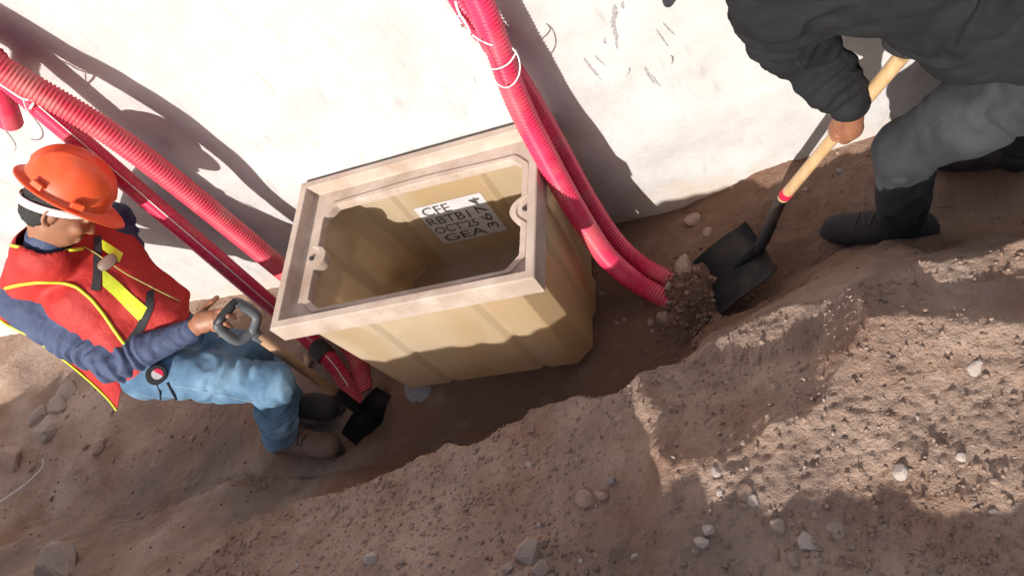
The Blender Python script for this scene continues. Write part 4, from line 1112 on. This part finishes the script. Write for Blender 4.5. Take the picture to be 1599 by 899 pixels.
# ------------------------------------------------------------------ marks on the wall
M_SCRAPE = mat('grey_scrape', (.20, .195, .21), (.40, .385, .39), rough=.9, scale=90, lo=.3, hi=.7)
M_CRUMB = mat('mortar_crumb', (.40, .36, .34), (.55, .50, .47), rough=.95, scale=60)
random.seed(5)
strokes = [((958, 8), (956, 45), 7), ((962, 40), (961, 78), 5), ((975, 2), (972, 14), 4), ((1034, 36), (1056, 54), 2.5), ((1022, 46), (1046, 72), 2), ((913, 90), (942, 128), 4), ((926, 88), (950, 104), 2), ((943, 142), (978, 168), 2), ((962, 136), (985, 156), 2.2),
           ((1008, 104), (1022, 132), 4), ((1016, 118), (1034, 134), 2), ((742, 122), (752, 142), 5), ((752, 130), (768, 150), 3), ((776, 150), (790, 178), 3), ((783, 172), (797, 190), 4), ((915, 115), (930, 122), 2), ((944, 60), (948, 70), 3), ((770, 128), (776, 140), 2)]
for (a, b_, w) in strokes:
    pa = ony(*a, WY); pb = ony(*b_, WY); d = pb - pa; Lk = np.linalg.norm(d); d = d / Lk; s_ = np.array([-d[2], 0, d[0]]); n_ = 14; wm = w / 330.0
    top, bot = [], []
    for i in range(n_):
        t = i / (n_ - 1); c = pa + d * Lk * t + s_ * .004 * math.sin(t * 3 + w); e = wm * .5 * math.sin(math.pi * min(1, max(.04, t))) ** .5
        top.append(c + s_ * e * random.uniform(.35, 1.1)); bot.append(c - s_ * e * random.uniform(.35, 1.1))
    V = []
    for q in top + bot:
        y_ = WY + .006 * float(f2(np.array(q[0] * 1.6), np.array(q[2] * 1.6), 3)) + .0035 * float(f2(np.array(q[0] * 8), np.array(q[2] * 8), 3)); V.append((q[0], y_ - .0018, q[2]))
    build('scrape_mark', V, [(i, i + 1, n_ + i + 1, n_ + i) for i in range(n_ - 1)], M_SCRAPE, wall, smooth=False)

for (c, L_, a_) in (((980, 111), .030, 55), ((1048, 93), .034, 80), ((440, 259), .026, 85), ((720, 40), .012, 20)):
    pc = ony(*c, WY); V, F = (lambda bm: (bmesh.ops.create_icosphere(bm, subdivisions=2, radius=1.0), np.array([v.co[:] for v in bm.verts]), [tuple(v.index for v in f.verts) for f in bm.faces])[1:])(bmesh.new())
    V = V * (1 + .25 * n3(V * 1.7 + c[0]))[:, None] * np.array([L_ / 2, .005, .0055]); t = math.radians(a_); V = np.c_[V[:, 0] * math.cos(t) - V[:, 2] * math.sin(t), V[:, 1], V[:, 0] * math.sin(t) + V[:, 2] * math.cos(t)]
    build('mortar_crumb', V + pc - np.array([0, .004, 0]), F, M_CRUMB, wall)
# ------------------------------------------------------------------ stones
def rock_mesh(seed, flat=1.0, ang=.25):
    bm = bmesh.new(); bmesh.ops.create_icosphere(bm, subdivisions=2, radius=1.0)
    rs = np.random.RandomState(seed); pl = [(nrm(rs.randn(3)), rs.uniform(.45, .85)) for _ in range(10)]
    V = np.array([v.co[:] for v in bm.verts])
    for nn_, d in pl:
        q = V @ nn_; V = V - np.clip(q - d, 0, None)[:, None] * nn_[None, :] * .9
    V = V * (1 + ang * .4 * n3(V * 2.1 + seed * 3.7))[:, None]
    V[:, 2] *= flat
    F = [tuple(v.index for v in f.verts) for f in bm.faces]; bm.free()
    return V, F
M_ST = [mat('grey_stone', (.26, .195, .165), (.36, .285, .245), rough=.9, scale=7, bump=.5, bscale=30, c3=(.33, .24, .19), scale3=3),
        mat('brown_stone', (.29, .19, .14), (.40, .285, .22), rough=.95, scale=7, bump=.5, bscale=30),
        mat('pale_stone', (.36, .30, .265), (.47, .40, .355), rough=.9, scale=6, bump=.4, bscale=30),
        mat('bluish_stone', (.22, .20, .20), (.29, .265, .26), rough=.85, scale=7, bump=.4, bscale=30)]
RM = []
for k in range(10):
    V, F = rock_mesh(k + 3); me = bpy.data.meshes.new('stone_%d' % k); me.from_pydata([tuple(v) for v in V], [], F)
    me.polygons.foreach_set('use_smooth', np.ones(len(F), dtype=bool)); me.set_sharp_from_angle(angle=math.radians(14)); RM.append(me)
RMM = {}
def hit_ground(px):
    d = ray(*px); z = -.1
    for t in np.arange(1.0, 4.2, .01):
        p = CC + d * t
        if p[2] < height(p[0:1], p[1:2], False)[0]: return p
    return CC + d * 3
def stone(px, size, mi, label, flat=.7, group=None, asp=1.25, cat='stone', seed=None, sink=.40):
    p = hit_ground(px); dep = (p - CC) @ RR[2]; r = size / FOC * dep / 2 * .88
    k = (seed if seed is not None else random.randrange(10)) % 10
    key = (k, mi)
    if key not in RMM:
        me = RM[k].copy(); me.materials.append(M_ST[mi]); RMM[key] = me
    o = bpy.data.objects.new('stone', RMM[key]); COL.objects.link(o)
    zg = ground_z(p[0], p[1])
    o.location = (p[0], p[1], zg + r * flat * (1 - 2 * sink) * .8)
    o.scale = (r * asp, r, r * flat); o.rotation_euler = (random.uniform(-.2, .2), random.uniform(-.2, .2), random.uniform(0, 6.28))
    o['label'] = label; o['category'] = cat
    if group: o['group'] = group
    return o
random.seed(21)
for args in [((1070, 419), 44, 1, 'angular tan stone on the dirt heap beside the conduit ends', .8), ((1036, 497), 30, 1, 'round brown stone just below the buried conduit ends', .8),
             ((92, 634), 56, 0, 'flat grey slab topmost in the rubble behind the crouching worker', .35), ((66, 650), 42, 0, 'grey wedge of rubble left of the flat slab', .6), ((78, 668), 66, 0, 'long grey slab lowest in the rubble pile at left', .35),
             ((105, 616), 44, 0, 'thin grey slab behind the rubble pile at left', .3), ((22, 716), 60, 1, 'broad brown stone at the left edge below the rubble', .6), ((157, 700), 36, 1, 'brown clod lying alone below the crouching worker', .6),
             ((95, 884), 110, 0, 'large grey rock half buried at the bottom left corner', .45), ((652, 612), 56, 3, 'flat bluish stone under the near left corner of the box', .3), ((832, 862), 62, 0, 'largest rounded stone on the bank at bottom centre', .8),
             ((845, 888), 34, 0, 'grey stone touching the largest bank stone from below', .8), ((797, 890), 26, 0, 'small stone left of the largest bank stone', .8), ((587, 873), 28, 2, 'small pale block standing alone on the bank at bottom', .9),
             ((1165, 772), 30, 1, 'brown stone leaning on a pale one at the lit patch edge', .9), ((1178, 782), 26, 2, 'pale stone catching sun beside the leaning brown one', .8), ((1120, 740), 22, 2, 'flat pale stone inside the lit patch near its left', .5),
             ((1215, 823), 36, 0, 'grey stone in shade below the lit patch', .7), ((1257, 846), 34, 2, 'stone with pale top at bottom right of centre', .6), ((1240, 872), 28, 0, 'dull stone nearest the bottom edge at right', .7), ((1306, 826), 42, 0, 'wide dark stone in shade below the lit patch', .5),
             ((1406, 738), 27, 2, 'upright white pebble with long shadow on the lit bank', 1.0), ((1500, 716), 22, 2, 'pale stone with dark shadow near the right edge', .9), ((1521, 574), 34, 2, 'flat white stone bedded in the lit crust at right', .4),
             ((1110, 830), 24, 2, 'pale sunlit stone below the left tip of the lit patch', .8), ((1098, 850), 26, 2, 'cluster stone of tan rock at the bottom of the lit strip', .7), ((957, 753), 17, 3, 'small bluish block on the shaded bank at centre right', .9),
             ((915, 780), 34, 1, 'brown rounded stone on the shaded bank at centre right', .7), ((941, 776), 24, 1, 'smaller brown stone touching the rounded one', .8), ((494, 646), 50, 1, 'tan rounded stone between the boots and the left shovel', .8),
             ((484, 566), 30, 1, 'small brown stone behind the left shovel handle', .7), ((1310, 268), 14, 3, 'little grey pebble on the dirt by the right shovel handle', .8), ((1107, 362), 22, 1, 'brown clod between the wall and the shovel blade', .8), ((1085, 345), 34, 1, 'dusty clod at the wall foot left of the shovel', .6)]:
    stone(*args)
gl = {0: 'small stone scattered on the shaded near bank', 1: 'small stone on the trench floor or its far slope', 2: 'small sunlit stone on the lit crust at right'}
rs = np.random.RandomState(4)
for _ in range(60):
    px = (rs.uniform(420, 1590), rs.uniform(690, 895)); 
    if px[1] < 1000 - px[0] * .42: continue
    lit = 1020 < px[0] and px[1] < 735
    stone(px, rs.uniform(8, 16), rs.choice([0, 1, 1, 1, 0, 2]), gl[2 if lit else 0], .75, 'small stones on the sunlit crust' if lit else 'small stones on the shaded bank', seed=rs.randint(10))
for _ in range(30):
    q = rs.rand()
    px = (rs.uniform(940, 1120), rs.uniform(390, 520)) if q < .6 else ((rs.uniform(20, 330), rs.uniform(640, 780)) if q < .85 else (rs.uniform(1240, 1420), rs.uniform(225, 300)))
    stone(px, rs.uniform(8, 16), rs.choice([0, 1, 1]), gl[1], .75, 'small stones in the trench', seed=rs.randint(10))
# gravel and crumbs too small to count
M_CLOD = mat('damp_clods', (.19, .11, .075), (.28, .175, .125), rough=.95, scale=30)
def gravel(name, n_, region, smin, smax, m, seed, label):
    rs = np.random.RandomState(seed); phi = (1 + 5 ** .5) / 2
    ic = np.array([(-1, phi, 0), (1, phi, 0), (-1, -phi, 0), (1, -phi, 0), (0, -1, phi), (0, 1, phi), (0, -1, -phi), (0, 1, -phi), (phi, 0, -1), (phi, 0, 1), (-phi, 0, -1), (-phi, 0, 1)]) / 1.9
    fc = np.array([(0, 11, 5), (0, 5, 1), (0, 1, 7), (0, 7, 10), (0, 10, 11), (1, 5, 9), (5, 11, 4), (11, 10, 2), (10, 7, 6), (7, 1, 8), (3, 9, 4), (3, 4, 2), (3, 2, 6), (3, 6, 8), (3, 8, 9), (4, 9, 5), (2, 4, 11), (6, 2, 10), (8, 6, 7), (9, 8, 1)])
    x, y = region(rs, n_); z = height(x, y)
    s_ = smin * (smax / smin) ** (rs.rand(n_) ** 2.6)
    V = ic[None] * (1 + .35 * rs.randn(n_, 12, 1)) * (s_[:, None, None] * rs.uniform(.6, 1.2, (n_, 1, 3)))
    V = V + np.stack([x, y, z + s_ * .25], -1)[:, None, :]
    F = (fc[None] + 12 * np.arange(n_)[:, None, None]).reshape(-1, 3)
    o = build(name, V.reshape(-1, 3), F, m, org=(0, 0, 0), smooth=False, kind='stuff', label=label, cat='gravel')
def reg_bank(rs, n_):
    x = rs.uniform(-.3, 2.3, n_ * 3); y = rs.uniform(-.92, -.12, n_ * 3); d = n2(x * 3, y * 3) + .6 * n2(x * 9, y * 9)
    yc = np.interp(x, _cx[:, 0], _cx[:, 1]); k = (d > rs.uniform(-1.1, .9, n_ * 3)) & (y < yc + .1)
    i = np.flatnonzero(k)[:n_]; j = np.resize(i, n_); return x[j] + rs.uniform(-.01, .01, n_), y[j] + rs.uniform(-.01, .01, n_)
def reg_tr(rs, n_):
    x = rs.uniform(-2.2, 2.4, n_ * 3); y = rs.uniform(-.75, .66, n_ * 3); d = n2(x * 2.4 + 9, y * 2.4) + .6 * n2(x * 8, y * 8)
    yc = np.interp(x, _cx[:, 0], _cx[:, 1]); k = (d > rs.uniform(-.8, 1.2, n_ * 3)) & (y > yc + .1)
    i = np.flatnonzero(k)[:n_]; j = np.resize(i, n_); return x[j] + rs.uniform(-.01, .01, n_), y[j] + rs.uniform(-.01, .01, n_)
def reg_heap(rs, n_):
    md = onz(1084, 452, -.58); return md[0] + rs.randn(n_) * .085, md[1] + rs.randn(n_) * .10
gravel('gravel', 7000, reg_bank, .0014, .0070, M_SOIL, 1, 'fine grey gravel strewn over the near bank')
gravel('gravel', 1800, reg_bank, .0014, .006, M_ST[0], 8, 'fine grey chips scattered among the crumbs of the near bank')
gravel('gravel', 3500, reg_tr, .0011, .006, M_CLOD, 2, 'fine brown grit in the bottom of the trench')
gravel('gravel', 1500, reg_heap, .0009, .011, M_CLOD, 3, 'loose brown crumbs on the dirt heap at the shovel blade')
